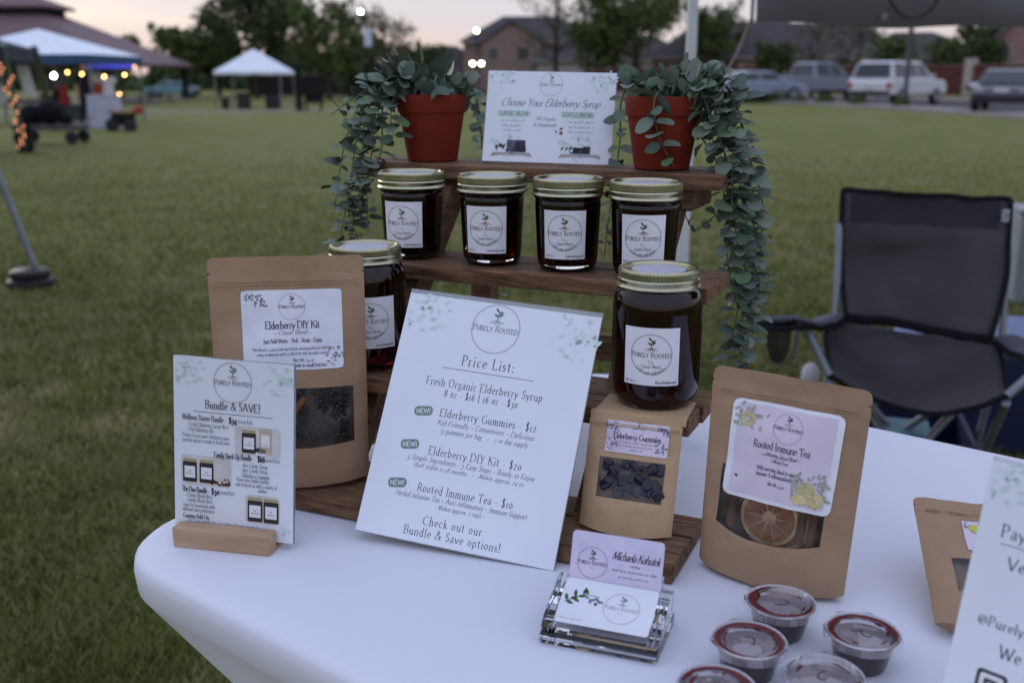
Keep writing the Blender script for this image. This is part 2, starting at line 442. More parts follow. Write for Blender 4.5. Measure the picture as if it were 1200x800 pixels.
def _stroke(s):
    pts = []
    for tk in s.split():
        if tk[0] == '@':
            cx, cy, rx, ry, a0, a1 = [float(x) for x in tk[1:].split(',')]
            n = max(3, int(abs(a1 - a0) / 32))
            for i in range(n + 1):
                a = R(a0 + (a1 - a0) * i / n)
                pts.append((cx + rx * math.cos(a), cy + ry * math.sin(a)))
        else:
            pts.append(tuple(float(x) for x in tk.split(',')))
    return pts
GP = {k: (v[0], [_stroke(s) for s in v[1]]) for k, v in G.items()}

class Ink:
    """flat print: strokes and shapes in a sheet's own (x, y) metres"""
    def __init__(s): s.v = []; s.f = []; s.mi = []; s.m = 0
    def poly(s, pts, z=0):
        k = len(s.v)
        s.v += [(p[0], p[1], z) for p in pts]
        s.f.append(tuple(range(k, k + len(pts)))); s.mi.append(s.m)
    def line(s, pts, wd, nib=None):
        n = len(pts)
        if n < 2: return
        for i in range(1, n - 1):      # split at sharp corners so that the pen stroke keeps its width
            a, b = pts[i - 1], pts[i + 1]
            ux, uy, vx, vy = pts[i][0] - a[0], pts[i][1] - a[1], b[0] - pts[i][0], b[1] - pts[i][1]
            lu, lv = math.hypot(ux, uy), math.hypot(vx, vy)
            if lu > 1e-9 and lv > 1e-9 and (ux * vx + uy * vy) / (lu * lv) < 0.55:
                s.line(pts[:i + 1], wd, nib); s.line(pts[i:], wd, nib)
                return
        L, Rr = [], []
        for i, p in enumerate(pts):
            a = pts[max(i - 1, 0)]; b = pts[min(i + 1, n - 1)]
            dx, dy = b[0] - a[0], b[1] - a[1]
            l = math.hypot(dx, dy) or 1e-9
            dx /= l; dy /= l
            h = wd / 2
            if nib is not None:
                h *= math.sqrt((dx * math.sin(nib) - dy * math.cos(nib)) ** 2 * 0.9 + 0.12)
            L.append((p[0] - dy * h, p[1] + dx * h)); Rr.append((p[0] + dy * h, p[1] - dx * h))
        k = len(s.v)
        s.v += [(q[0], q[1], 0) for q in L + Rr]
        for i in range(n - 1):
            s.f.append((k + i, k + n + i, k + n + i + 1, k + i + 1)); s.mi.append(s.m)
    def width(s, t, size, sp=0.06, caps=False):
        return sum((GP.get(c if not caps else c.upper(), GP[' '])[0] * (0.78 if caps and c.islower() else 1) + sp) for c in t) * size - sp * size
    def text(s, t, x, y, size, wt=0.115, align='c', sp=0.06, italic=0.0, caps=False, rot=0.0, serif=True, path=None, fit=None):
        W = s.width(t, size, sp, caps)
        hs = 1.0
        if fit: hs = fit / W
        cx = -W / 2 if align == 'c' else (0 if align == 'l' else -W)
        cr_, sr_ = math.cos(rot), math.sin(rot)
        for c in t:
            k = size
            ch = c
            if caps and c.islower(): ch = c.upper(); k = size * 0.78
            wd, sts = GP.get(ch, GP[' '])
            def M(p):
                gx = (cx + (p[0] + italic * p[1]) * k) * hs; gy = p[1] * k
                if path:
                    pr, a0 = path
                    a = a0 + gx / pr
                    return (x + (pr + gy) * math.sin(a) if pr > 0 else x + (pr + gy) * math.sin(a), y + (pr + gy) * math.cos(a))
                return (x + gx * cr_ - gy * sr_, y + gx * sr_ + gy * cr_)
            for st in sts:
                if len(st) == 2 and math.hypot(st[0][0] - st[1][0], st[0][1] - st[1][1]) < .06:
                    q = M(((st[0][0] + st[1][0]) / 2, st[0][1])); s.disc(q[0], q[1], wt * size * .75, 8); continue
                s.line([M(p) for p in st], wt * size, nib=R(20) if serif else None)
                if serif and not italic:
                    for e, q in ((st[0], st[1]), (st[-1], st[-2])):
                        if abs(e[0] - q[0]) < 0.3 * abs(e[1] - q[1]) and (abs(e[1]) < .01 or abs(e[1] - 1) < .01):
                            s.line([M((e[0] - .11, e[1])), M((e[0] + .11, e[1]))], wt * size * 0.5)
            cx += (wd * (k / size) + sp) * size
    def scribble(s, x, y, W, size, wt=0.1, align='c'):
        """a line of print too small to read: short uneven strokes with word gaps"""
        x0 = x - W / 2 if align == 'c' else x
        cx = 0.0
        while cx < W:
            n = random.randint(2, 8)
            for _ in range(n):
                h = random.choice((.55, .6, .6, .62, 1.0))
                k = cx + size * random.uniform(.02, .1)
                if random.random() < .5:
                    s.line([(x0 + k, y), (x0 + k, y + h * size)], wt * size)
                else:
                    s.line([(x0 + k + .14 * size * math.cos(a), y + .3 * size + .3 * size * math.sin(a)) for a in (0.8, 1.9, 3.1, 4.3, 5.4)], wt * size)
                cx += size * .42
                if cx > W: break
            cx += size * .35
    def ring(s, x, y, r, wd, n=40, a0=0, a1=2 * PI):
        s.line([(x + r * math.cos(a0 + (a1 - a0) * i / n), y + r * math.sin(a0 + (a1 - a0) * i / n)) for i in range(n + 1)], wd)
    def disc(s, x, y, r, n=20, sx=1.0, sy=1.0, rot=0.0):
        s.poly([(x + r * (sx * math.cos(2 * PI * i / n) * math.cos(rot) - sy * math.sin(2 * PI * i / n) * math.sin(rot)),
                 y + r * (sx * math.cos(2 * PI * i / n) * math.sin(rot) + sy * math.sin(2 * PI * i / n) * math.cos(rot))) for i in range(n)])
    def rrect(s, x0, y0, x1, y1, r, n=5, rot=0.0):
        pts = []
        cx, cy = (x0 + x1) / 2, (y0 + y1) / 2
        for (ax, ay, b) in ((x1 - r, y1 - r, 0), (x0 + r, y1 - r, 90), (x0 + r, y0 + r, 180), (x1 - r, y0 + r, 270)):
            for i in range(n + 1):
                a = R(b + 90 * i / n)
                px, py = ax + r * math.cos(a) - cx, ay + r * math.sin(a) - cy
                pts.append((cx + px * math.cos(rot) - py * math.sin(rot), cy + px * math.sin(rot) + py * math.cos(rot)))
        s.poly(pts)
    def leaf(s, x, y, l, a, wd=0.4):
        ca, sa = math.cos(a), math.sin(a)
        s.poly([(x + l * (u * ca - v * sa), y + l * (u * sa + v * ca)) for u, v in ((0, 0), (.3, wd * .45), (.65, wd * .42), (1, 0), (.65, -wd * .42), (.3, -wd * .45))])
    def spray(s, x, y, l, n, spread=1.0, seed=1):
        rnd = random.Random(seed)
        for _ in range(n):
            a = rnd.uniform(0, 2 * PI); d = rnd.random() ** .6 * l * spread
            s.leaf(x + d * math.cos(a), y + d * math.sin(a) * .8, l * rnd.uniform(.22, .4), rnd.uniform(0, 2 * PI), .5)
    def build(s, name, mats, parent, warp=None, z=0.0, M=None):
        if not s.f: return None
        vs = [warp(p[0], p[1], z + p[2]) if warp else (p[0], p[1], p[2] + z) for p in s.v]
        me = bpy.data.meshes.new(name)
        me.from_pydata(vs, [], s.f)
        for m in mats: me.materials.append(m)
        me.polygons.foreach_set("material_index", s.mi)
        o = bpy.data.objects.new(name, me)
        C.objects.link(o)
        if parent: o.parent = parent
        if M is not None: o.matrix_local = M
        return o
INKS = [INK, GREYINK, TAUPE, GREENINK, ROOTINK, SAGE, WASH, WHITEINK]

def logo(k, x, y, r, co=True, blend=None, tone=0, ringm=1, wt=.12, plant=(3, 4)):
    """round emblem: seedling with roots over the name"""
    k.m = ringm; k.ring(x, y, r, r * .03)
    k.m = plant[0]
    py = y + r * .52
    k.line([(x, py - r * .2), (x + r * .01, py), (x + r * .03, py + r * .20)], r * .035)
    for hx, a_, l in ((.0, 38, .27), (.0, 150, .22), (.16, 20, .20), (.18, 128, .24)):
        k.leaf(x + r * .01, py + r * (hx - .02), r * l, R(a_), .46)
    k.m = plant[1]
    for dx, dy in ((-.30, -.12), (-.16, -.2), (-.04, -.24), (.08, -.22), (.18, -.18), (.32, -.10)):
        k.line([(x, py - r * .18), (x + dx * r * .5, py - r * .20 + dy * r * .2), (x + dx * r, py - r * .20 + dy * r * .7)], r * .028)
    k.m = tone
    size = r * .29
    W = k.width("Purely Rooted", size, .05, True)
    size *= (1.92 * r) / W
    k.text("Purely Rooted", x, y - r * .13, size, wt, caps=True, sp=.05)
    if co:
        k.text("Co.", x, y - r * .42, size * .62, .1)
    if blend:
        k.text(blend, x, y - r * .66, size * .62, .11, sp=.03)

# ------------------------------------------------------------------ GROUND
def ground():
    xs = np.concatenate([np.linspace(-900, -60, 15), np.linspace(-55, 55, 90), np.linspace(60, 900, 15)])
    ys = np.concatenate([np.linspace(-60, -4, 8), np.linspace(-3, 90, 90), np.linspace(95, 1100, 20)])
    m = MB()
    vs = [(x, y, gz(x, y)) for y in ys for x in xs]
    n = len(xs)
    m.add(vs, [(j * n + i, j * n + i + 1, (j + 1) * n + i + 1, (j + 1) * n + i) for j in range(len(ys) - 1) for i in range(n - 1)])
    o = m.build("ground", LAWN, smooth=True)
    tag(o, "wide green park lawn with dry patches", kind="structure")
ground()

def strip(name, line, width, m, dz=0.004, side=1, label=None, thick=0.0):
    """a band laid along a polyline on the ground"""
    b = MB()
    pts = []
    for i in range(len(line) - 1):
        for k in range(8):
            t = k / 8
            pts.append((line[i][0] * (1 - t) + line[i + 1][0] * t, line[i][1] * (1 - t) + line[i + 1][1] * t))
    pts.append(line[-1])
    vs = []
    for i, p in enumerate(pts):
        a = pts[max(0, i - 1)]; c = pts[min(len(pts) - 1, i + 1)]
        dx, dy = c[0] - a[0], c[1] - a[1]
        l = math.hypot(dx, dy)
        nx, ny = dy / l * side, -dx / l * side
        q = (p[0] + nx * width, p[1] + ny * width)
        z0 = gz(*p) + dz; z1 = gz(*q) + dz
        vs += [(p[0], p[1], z0 - thick), (p[0], p[1], z0), (q[0], q[1], z1), (q[0], q[1], z1 - thick)]
    fs = []
    for i in range(len(pts) - 1):
        k = 4 * i
        for a, c in ((0, 1), (1, 2), (2, 3)):
            fs.append((k + a, k + c, k + 4 + c, k + 4 + a))
    b.add(vs, fs)
    o = b.build(name, m)
    return tag(o, label, kind="structure")
kerb_line = [(16.2, 6), (15.2, 20), (14.7, 30), (14.2, 39), (11.5, 52), (5, 62), (-4, 70)]
strip("pavement", kerb_line, 1.5, CONCRETE, 0.13, 1, "pale concrete pavement along the lawn edge", thick=0.2)
road_line = [(17.8, 6), (16.8, 20), (16.3, 30), (15.8, 39.6), (12.8, 53.2), (5.9, 63.6), (-3.5, 71.6)]
strip("road", road_line, 9, ASPHALT, 0.012, 1, "asphalt road with parked cars")
far_kerb = [(27.0, 6), (26.0, 20), (25.4, 30), (24.8, 42), (20.8, 58), (11, 72), (0, 79)]
strip("pavement", far_kerb, 1.6, CONCRETE, 0.13, 1, "pale concrete pavement across the road", thick=0.2)
strip("path", [(-40, 42.5), (-20, 44.5), (-10, 49), (-4, 54.5), (-1, 60)], 2.6, CONCRETE, 0.03, -1, "concrete path crossing in front of the pavilion", thick=0.1)

def grass_blades():
    rng = np.random.default_rng(3)
    N = 660000
    # denser near the viewer; only where the lawn can be seen beside and beyond the table
    y = 1.3 + (rng.random(N) ** 2.3) * 17.0
    x = (rng.random(N) * 2 - 1) * (0.95 * y + 1.6)
    keep = ~((x > 0.15 * y) & (y < 2.0)) & (rng.random(N) < 1 - np.clip((y - 4.5) / 13, 0, 1) ** 0.8)
    x, y = x[keep], y[keep]
    n = len(x)
    h = 0.016 + 0.022 * rng.random(n) + 0.010 * np.minimum(y / 6, 1)
    wd = 0.0016 + 0.0014 * rng.random(n) + 0.0012 * (y / 5)
    a = rng.random(n) * 2 * np.pi
    lean = rng.normal(0, 0.55, (n, 2)) * h[:, None]
    dx, dy = np.cos(a) * wd, np.sin(a) * wd
    V = np.zeros((n, 3, 3))
    V[:, 0] = np.stack([x - dx, y - dy, np.full(n, -0.002)], 1)
    V[:, 1] = np.stack([x + dx, y + dy, np.full(n, -0.002)], 1)
    V[:, 2] = np.stack([x + lean[:, 0], y + lean[:, 1], h], 1)
    me = bpy.data.meshes.new("grass_blades")
    me.vertices.add(3 * n)
    me.vertices.foreach_set("co", V.reshape(-1))
    me.loops.add(3 * n)
    me.loops.foreach_set("vertex_index", np.arange(3 * n, dtype=np.int32))
    me.polygons.add(n)
    me.polygons.foreach_set("loop_start", np.arange(0, 3 * n, 3, dtype=np.int32))
    me.polygons.foreach_set("loop_total", np.full(n, 3, dtype=np.int32))
    pat = np.sin(x * 7.3 + 2.3 * np.sin(y * 5.9)) * np.sin(y * 8.1 + 2.6 * np.sin(x * 4.3 + 1)) + .7 * np.sin(x * 2.1 + 1.5 * np.sin(y * 1.7)) * np.sin(y * 2.6 + x) + rng.normal(0, .3, n)
    V[:, 2, 2] *= np.clip(1 - .45 * pat, .35, 1.5)
    mi = (rng.random(n) < 0.24 + 0.70 * np.clip(pat, 0, 1)).astype(np.int32)
    me.materials.append(mat("grass_blade", (0.130, 0.155, 0.030), 0.8, (0.092, 0.105, 0.024), 4.5, lo=0.42, hi=0.58))
    me.materials.append(mat("dry_grass_blade", (0.38, 0.31, 0.155), 0.8, (0.18, 0.185, 0.07), 1.3, lo=0.42, hi=0.58))
    me.polygons.foreach_set("material_index", mi)
    me.update(calc_edges=True)
    me.validate()
    o = bpy.data.objects.new("grass", me)
    C.objects.link(o)
    tag(o, "short mixed green and straw coloured lawn blades near the table", "grass", kind="stuff")
grass_blades()

# ------------------------------------------------------------------ THE TABLE
T = 0.75
TA = R(39)
def rrect_pts(x0, y0, x1, y1, r, n=8):
    p = []
    for (ax, ay, b) in ((x1 - r, y1 - r, 0), (x0 + r, y1 - r, 90), (x0 + r, y0 + r, 180), (x1 - r, y0 + r, 270)):
        for i in range(n + 1):
            a = R(b + 90 * i / n)
            p.append((ax + r * math.cos(a), ay + r * math.sin(a)))
    return p
def densify(p, step=0.06):
    o = []
    for i in range(len(p)):
        a, b = p[i], p[(i + 1) % len(p)]
        L = math.hypot(b[0] - a[0], b[1] - a[1])
        k = max(1, int(L / step))
        for j in range(k): o.append((a[0] + (b[0] - a[0]) * j / k, a[1] + (b[1] - a[1]) * j / k))
    return o
def make_table():
    t = thing("table", "long white table under a fitted stretch cloth with tucked-in ends", "table", (0, 0, 0), -TA)
    x0, y0, x1, y1 = -0.912, 0.466, 0.85, 1.308
    m = MB()
    base = densify(rrect_pts(x0, y0, x1, y1, 0.10, 10), 0.05)
    cx, cy = (x0 + x1) / 2, (y0 + y1) / 2
    rings = [(-.012, 0.0), (-.004, -.0015), (0.0, -.006), (.0015, -.016), (0, -.036), (-.004, -.043)]
    levels = []
    nx = 0
    for ins, dz in rings:
        ring = []
        for p in base:
            dx, dy = p[0] - cx, p[1] - cy
            hx, hy = (x1 - x0) / 2, (y1 - y0) / 2
            ring.append((cx + dx * (hx + ins) / hx, cy + dy * (hy + ins) / hy, T + dz))
        levels.append(ring)
    K = 16
    for i in range(1, K + 1):
        u = i / K
        ring = []
        for p in base:
            dx, dy = p[0] - cx, p[1] - cy
            hx, hy = (x1 - x0) / 2, (y1 - y0) / 2
            e = (1 - (1 - u) ** 3.4)
            ex = 0.55 * e; ey = 0.10 * (1 - (1 - u) ** 2) + 0.09 * math.sin(PI * u) * (1 - abs(dx / hx)) * 0.6
            ring.append((cx + dx * (hx - .004 - ex) / hx, cy + dy * (hy - .004 - ey) / hy, (T - .043) * (1 - u) + 0.012 * u))
        levels.append(ring)
    # top surface as rings shrinking inwards
    n = len(base)
    vs = []; fs = []
    for s_ in (0.0, 0.35, 0.7, 0.95):
        for p in levels[0]:
            vs.append((cx + (p[0] - cx) * s_, cy + (p[1] - cy) * s_, T))
    for l in levels: vs += l
    L = 4 + len(levels)
    for j in range(L - 1):
        for i in range(n):
            fs.append((j * n + i, (j + 1) * n + i, (j + 1) * n + (i + 1) % n, j * n + (i + 1) % n))
    m.add(vs, fs)
    m.build("cloth_cover", CLOTH, t, smooth=True)
    sl_ = MB()
    sl_.box((cx, cy, T - .024), (x1 - x0 - .06, y1 - y0 - .06, .03))
    sl_.build("table_top", mat("grey_plastic_top", (.5, .5, .5)), t)
    for sx in (-1, 1):
        for sy in (-1, 1):
            b = MB().tube([(cx + sx * .52, cy + sy * .30, 0.0), (cx + sx * .52, cy + sy * .30, T - .04)], .014)
            b.build("leg", STEEL, t)
make_table()

# ------------------------------------------------------------------ THE STEPPED STAND
SA = R(24)
su = Vector((math.cos(SA), -math.sin(SA), 0)); sv = Vector((math.sin(SA), math.cos(SA), 0))
def sh(u, v, z): return su * u + sv * v + Vector((0, 0, T + z))
S_U0, S_U1 = -0.735, -0.240
SHELVES = [(0.836, 0.950, 0.020), (0.926, 1.030, 0.130), (1.040, 1.142, 0.237), (1.150, 1.250, 0.344)]
def make_stand():
    S_U1 = -0.240
    t = thing("display_stand", "dark stained wooden four-step display stand on the white table", "display stand", (0, 0, T), -SA)
    for i, (v0, v1, z) in enumerate(SHELVES):
        m = MB()
        thk = 0.018
        S_U1 = (-.212, -.222, -.240, -.256)[i]
        # two planks glued edge to edge with a slightly recessed joint and worn front edge
        vm = v0 + (v1 - v0) * (0.42 if i % 2 else 0.58)
        e = 0.0 if i != 1 else 0.006
        m.box(((S_U0 + S_U1) / 2, (v0 + vm) / 2 - .0006, z - thk / 2 - .0006), (S_U1 - S_U0 - e, vm - v0 - .0012, thk))
        o = m.build("shelf_board", WOOD, t, bevel=0.0016)
        m = MB()
        m.box(((S_U0 + S_U1) / 2, (vm + v1) / 2 + .0006, z - thk / 2), (S_U1 - S_U0, v1 - vm - .0012, thk))
        m.build("shelf_board", WOOD, t, bevel=0.0016)
    # two raking side frames, each of a front and a rear upright
    S_U1 = -0.240
    for uc, rdx in ((S_U0 + .120, .030), (S_U1 - .080, -.030)):
        m = MB()
        def bar(p, q, wd, th, uc):
            dvv, dz = q[0] - p[0], q[1] - p[1]
            l = math.hypot(dvv, dz); nx_, nz_ = dz / l * wd / 2, -dvv / l * wd / 2
            vs = []
            for du in (-th / 2, th / 2):
                vs += [(uc + du, p[0] - nx_, p[1] - nz_ if p[1] > .01 else p[1]), (uc + du, p[0] + nx_, p[1] + nz_ if p[1] > .01 else p[1]),
                       (uc + du, q[0] + nx_, q[1] + nz_), (uc + du, q[0] - nx_, q[1] - nz_)]
            return [(v[0], v[1], max(0.0005, v[2])) for v in vs], [(0, 1, 2, 3), (7, 6, 5, 4), (0, 4, 5, 1), (1, 5, 6, 2), (2, 6, 7, 3), (3, 7, 4, 0)]
        m.add(*bar((0.90, 0.0), (1.195, 0.324), .04, .030, uc))
        m.build("upright", WOOD, t, bevel=.001)
        m = MB()
        m.add(*bar((1.235, 0.0), (1.215, 0.325), .030, .028, uc + rdx))
        m.build("upright", WOOD, t, bevel=.001)
        for (v0, v1, z) in SHELVES[1:]:
            m = MB()
            m.box((uc - .024 * (1 if rdx > 0 else -1), (v0 + v1) / 2 + .004, z - .018 - .013), (.016, v1 - v0 - .014, .024))
            m.build("cleat", WOOD, t, bevel=.001)
    m = MB()
    m.box(((S_U0 + S_U1) / 2, 1.262, .10), (S_U1 - S_U0 - .22, .014, .035))
    m.build("stretcher", WOOD, t, bevel=.001)
make_stand()

# ------------------------------------------------------------------ JARS
def jar_profile(kind):
    if kind == "half":     # straight-sided half pint
        H_, r = .086, .0335
        prof = [(.0, .004), (.020, .0025), (.0265, .0), (.0295, .002), (.0312, .007), (.0322, .014), (.0328, .03), (.0338, .05), (.0345, .068), (.0345, .0715), (.0338, .073), (.0352, .0745), (.0355, .0765), (.0338, .0785), (.0335, .090)]
        lidr, lz0, lz1 = .0372, .0775, .0955
    else:                  # shouldered pint
        prof = [(.0, .004), (.022, .0025), (.031, .0), (.0345, .002), (.0382, .009), (.0405, .018), (.0412, .03), (.0413, .060), (.0412, .090), (.0408, .097), (.0396, .1025), (.0372, .1065), (.0350, .1090), (.0345, .124)]
        lidr, lz0, lz1 = .0372, .1105, .1275
    return prof, lidr, lz0, lz1
def make_jar(kind, label, loc, face, blend, small=False, hide_label=False, label_rz=0.0, fill=0.9):
    t = thing("syrup_jar", label, "jar", loc, 0, "jars of elderberry syrup on the stand")
    prof, lr, z0, z1 = jar_profile(kind)
    MB().lathe(prof, 48).build("glass", GLASS, t, smooth=True)
    ins = [(max(0.0, r - .0022), z + (.0065 if i < 5 else 0)) for i, (r, z) in enumerate(prof)]
    top = z1 - .006
    if kind == "pint": ins = [(max(0.0, r - .0008), z + (.0045 if i < 5 else 0)) for i, (r, z) in enumerate(prof)]
    liq = [(r, z) for r, z in ins if z < top] 
    liq = [(0.0005, liq[0][1] + .001)] + liq[1:] + [(liq[-1][0], top), (0.0005, top)]
    MB().lathe(liq, 40).build("syrup", SYRUP, t, smooth=True)
    # screw band: rolled foot, smooth belt, knurled belt, rolled top and inner lip
    h = z1 - z0
    band = [(lr + .0004, z0), (lr + .0012, z0 + .0012), (lr + .0004, z0 + .0026), (lr - .0008, z0 + .0036), (lr - .0004, z0 + .0056), (lr + .0002, z0 + .0074), (lr - .0010, z0 + .0090)]
    m = MB().lathe(band, 64)
    m.lathe([(lr - .0007, z1 - .0022), (lr - .0010, z1 - .0008), (lr - .0024, z1), (lr - .0044, z1 - .0006), (lr - .0052, z1 - .0022), (lr - .0056, z1 - .0034)], 64)
    m.build("screw_band", BRASS, t, smooth=True)
    kn = MB()
    n = 144
    vs, fs = [], []
    for z in (z0 + .0088, z0 + .0100, z1 - .0030, z1 - .0021):
        for k in range(n):
            rr = lr - .0008 + (.0007 if k % 2 else 0) * (1 if z0 + .009 < z < z1 - .0025 else .2)
            vs.append((rr * math.cos(2 * PI * k / n), rr * math.sin(2 * PI * k / n), z))
    for j in range(3):
        for k in range(n): fs.append((j * n + k, j * n + (k + 1) % n, (j + 1) * n + (k + 1) % n, (j + 1) * n + k))
    kn.add(vs, fs)
    kn.build("knurling", BRASSD, t)
    MB().lathe([(lr - .0054, z1 - .0034), (lr - .0105, z1 - .0034), (lr - .0115, z1 - .0026), (.0005, z1 - .0026)], 48).build("lid_disc", BRASS, t, smooth=True)
    k = Ink(); k.disc(0, 0, lr - .0125, 40)
    k.build("top_sticker", [mat('matte_lid_sticker', (.46, .45, .50), .5)], t, z=z1 - .0023)
    # paper label wrapped round the glass
    rad = (.0342 if kind == "half" else .0415)
    W, Hh = (.046, .050) if kind == "half" else (.051, .053)
    zc = .0395 if kind == "half" else .053
    def warp(x, y, z, rad=rad):
        a = x / rad + face
        rr = rad + .0003 + z
        if kind == "half": rr -= (zc + .025 - (y + zc)) * .028
        return (rr * math.sin(a), -rr * math.cos(a), y + zc)
    p = Ink()
    nn = 14
    for i in range(nn):
        a, b = -W / 2 + W * i / nn, -W / 2 + W * (i + 1) / nn
        p.poly([(a, -Hh / 2), (b, -Hh / 2), (b, Hh / 2), (a, Hh / 2)])
    p.build("paper_label", [LABEL], t, warp)
    k = Ink()
    logo(k, 0, .002, .0185, True, blend, wt=.115)
    k.m = 0
    k.text("Locally made small batches", 0, .002, .0025, .12, sp=.02, path=(-.0178, 0))
    k.text("Net 16 oz" if kind != "half" else "Net 8 oz", -W / 2 + .002, -Hh / 2 + .0022, .0022, .14, align='l')
    k.text("Keep Refrigerated", W / 2 - .002, -Hh / 2 + .0022, .0024, .16, align='r', sp=.02)
    k.build("label_print", INKS, t, warp, z=.0002)
    t.scale = (1.085,) * 3
    return t
def face_to_cam(p, off=0): return math.atan2(p.x, p.y) * -1 + off
for i, (u_, blend, off, lab) in enumerate((
    (-.617, "Classic Blend", -.36, "half-pint jar at the left end of the row of four"),
    (-.510, "Gentle Blend", -.22, "second half-pint jar from the left, below the flavour card's left edge"),
    (-.415, "Classic Blend", -.10, "third half-pint jar of the row, below the flavour card's right half"),
    (-.324, "Gentle Blend", -.04, "fourth half-pint jar of the row, in front of the right-hand terracotta pot"))):
    p = sh(u_, 1.088, .2372)
    make_jar("half", lab, p, face_to_cam(p, off), blend)
p = sh(-.273, .970, .1305)
make_jar("pint", "large pint jar with fully visible label, standing on the small kraft pouch's flap", p, face_to_cam(p, -.10), "Classic Blend")
p = sh(-.613, .972, .1305)
make_jar("pint", "large pint jar half hidden behind the tall kraft pouch on the left", p, face_to_cam(p, .08), "Classic Blend")

# ------------------------------------------------------------------ SHEETS (signs and cards)
def frame_matrix(bc, yaw, lean, roll=0.0):
    u = Vector((math.cos(yaw), -math.sin(yaw), 0)); v = Vector((math.sin(yaw), math.cos(yaw), 0)); z = Vector((0, 0, 1))
    up = v * math.sin(lean) + z * math.cos(lean)
    U = u * math.cos(roll) - up * math.sin(roll)
    P = up * math.cos(roll) + u * math.sin(roll)
    N = U.cross(P)      # towards the viewer
    M = Matrix((U, P, N)).transposed().to_4x4()
    M.translation = Vector(bc)
    return M
def sheet(w_, h_, parent, name="printed_sheet", m=None, r=0.0, thick=.0004, z=0.0, y0=0.0):
    k = MB()
    if r:
        pts = rrect_pts(-w_ / 2, y0, w_ / 2, y0 + h_, r, 5)
    else: pts = [(w_ / 2, y0 + h_), (-w_ / 2, y0 + h_), (-w_ / 2, y0), (w_ / 2, y0)]
    n = len(pts)
    k.add([(x, y, z) for x, y in pts] + [(x, y, z - thick) for x, y in pts],
          [tuple(range(n)), tuple(range(2 * n - 1, n - 1, -1))] + [(i, i + n, (i + 1) % n + n, (i + 1) % n) for i in range(n)])
    return k.build(name, m or PAPER, parent)

def corner_wash(k, w_, h_, s_):
    k.m = 6
    k.spray(-w_ / 2 + s_ * .5, h_ - s_ * .4, s_ * .55, 26, 1, 3)
    k.spray(w_ / 2 - s_ * .5, h_ - s_ * .55, s_ * .6, 26, 1, 5)
def clip_ink(k, w_, h_):
    m = .0008
    k.v = [(min(max(x, -w_ / 2 + m), w_ / 2 - m), min(max(y, m), h_ - m), z) for x, y, z in k.v]

def price_sign():
    M = frame_matrix((-.059, .912, T + .0062), R(16.9), R(29), R(3.7))
    t = thing("price_sign", "tall white price list in a slanted clear acrylic stand at the centre", "sign")
    t.matrix_world = M
    w_, h_ = .207, .250
    a = MB(); a.box((0, h_ / 2 + .002, -.0022), (w_ + .001, h_ + .006, .0028)); a.build("acrylic_panel", ACRYLIC, t, bevel=.0004)
    a = MB(); a.add(*_strut(w_, .155, .085)); a.build("acrylic_foot", ACRYLIC, t)
    sheet(w_, h_, t)
    k = Ink()
    corner_wash(k, w_, h_, .045)
    logo(k, -.003, .2235, .0255, False, None, tone=1, ringm=2, wt=.11, plant=(1, 2))
    k.m = 0
    k.text("Price List:", -.003, .1815, .0105, .09, sp=.17, fit=.056)
    k.line([(-.050, .1762), (.047, .1762)], .0005)
    k.text("Fresh Organic Elderberry Syrup", -.002, .1570, .0082, .085, sp=.118, fit=.124)
    k.text("8 oz - $16 | 16 oz - $30", -.003, .1468, .0076, .088, sp=.15, fit=.078)
    k.text("Elderberry Gummies - $12", .009, .1262, .0083, .088, sp=.13, fit=.102)
    k.text("Kid-Friendly • Convenient • Delicious", .0085, .1175, .0058, .085, italic=.25, sp=.10, fit=.102)
    k.text("15 gummies per bag   •   7-10 day supply", .0085, .1098, .0052, .085, italic=.25, sp=.10, fit=.092)
    k.text("Elderberry DIY Kit - $20", .004, .0868, .0083, .088, sp=.13, fit=.098)
    k.text("3 Simple Ingredients • 3 Easy Steps • Ready to Enjoy", .001, .0788, .0056, .085, italic=.25, sp=.095, fit=.134)
    k.text("Shelf stable 12-18 months   •   Makes approx. 24 oz.", .001, .0720, .0048, .085, italic=.25, sp=.09, fit=.118)
    k.text("Rooted Immune Tea - $10", .002, .0490, .0083, .088, sp=.13, fit=.100)
    k.text("Herbal Infusion Tea ~ Anti-Inflamatory • Immune Support", -.001, .0415, .0056, .085, italic=.25, sp=.09, fit=.138)
    k.text("• Makes approx. 2 cups •", 0, .0348, .0048, .085, italic=.25, sp=.11, fit=.052)
    k.text("Check out our", -.004, .0180, .0084, .088, sp=.15, fit=.062)
    k.text("Bundle & Save options!", -.002, .0062, .0084, .088, sp=.14, fit=.101)
    for x, y in ((-.0600, .1290), (-.0665, .0935), (-.0705, .0535)):
        k.m = 5; k.rrect(x - .0098, y - .0048, x + .0098, y + .0048, .0040, rot=R(9))
    k.build("print", INKS, t, z=.0002)
    k = Ink(); k.m = 7
    for x, y in ((-.0600, .1290), (-.0665, .0935), (-.0705, .0535)):
        k.text("NEW!", x + .0004, y - .0026, .0052, .17, sp=.1, rot=R(9), serif=False)
    k.build("badge_print", INKS, t, z=.0004)
def _strut(w_, yt, depth, lean=R(29)):
    th = .003
    # rear strut: hinged near the middle of the panel, foot resting on the table behind it (panel space; lean handled by caller)
    # table plane direction in panel space: backwards = (0, sin, -cos) ; choose foot so that it lies on the table
    fy = depth * math.sin(lean); fz = -depth * math.cos(lean)
    hw = w_ * .30
    vs = []
    for x in (-hw, hw):
        vs += [(x, yt, -.004), (x, yt - .004, -.0045), (x, fy + .002, fz - .001), (x, fy + .005, fz + .002)]
    return vs, [(0, 1, 2, 3), (7, 6, 5, 4), (0, 4, 5, 1), (1, 5, 6, 2), (2, 6, 7, 3), (3, 7, 4, 0)]
price_sign()

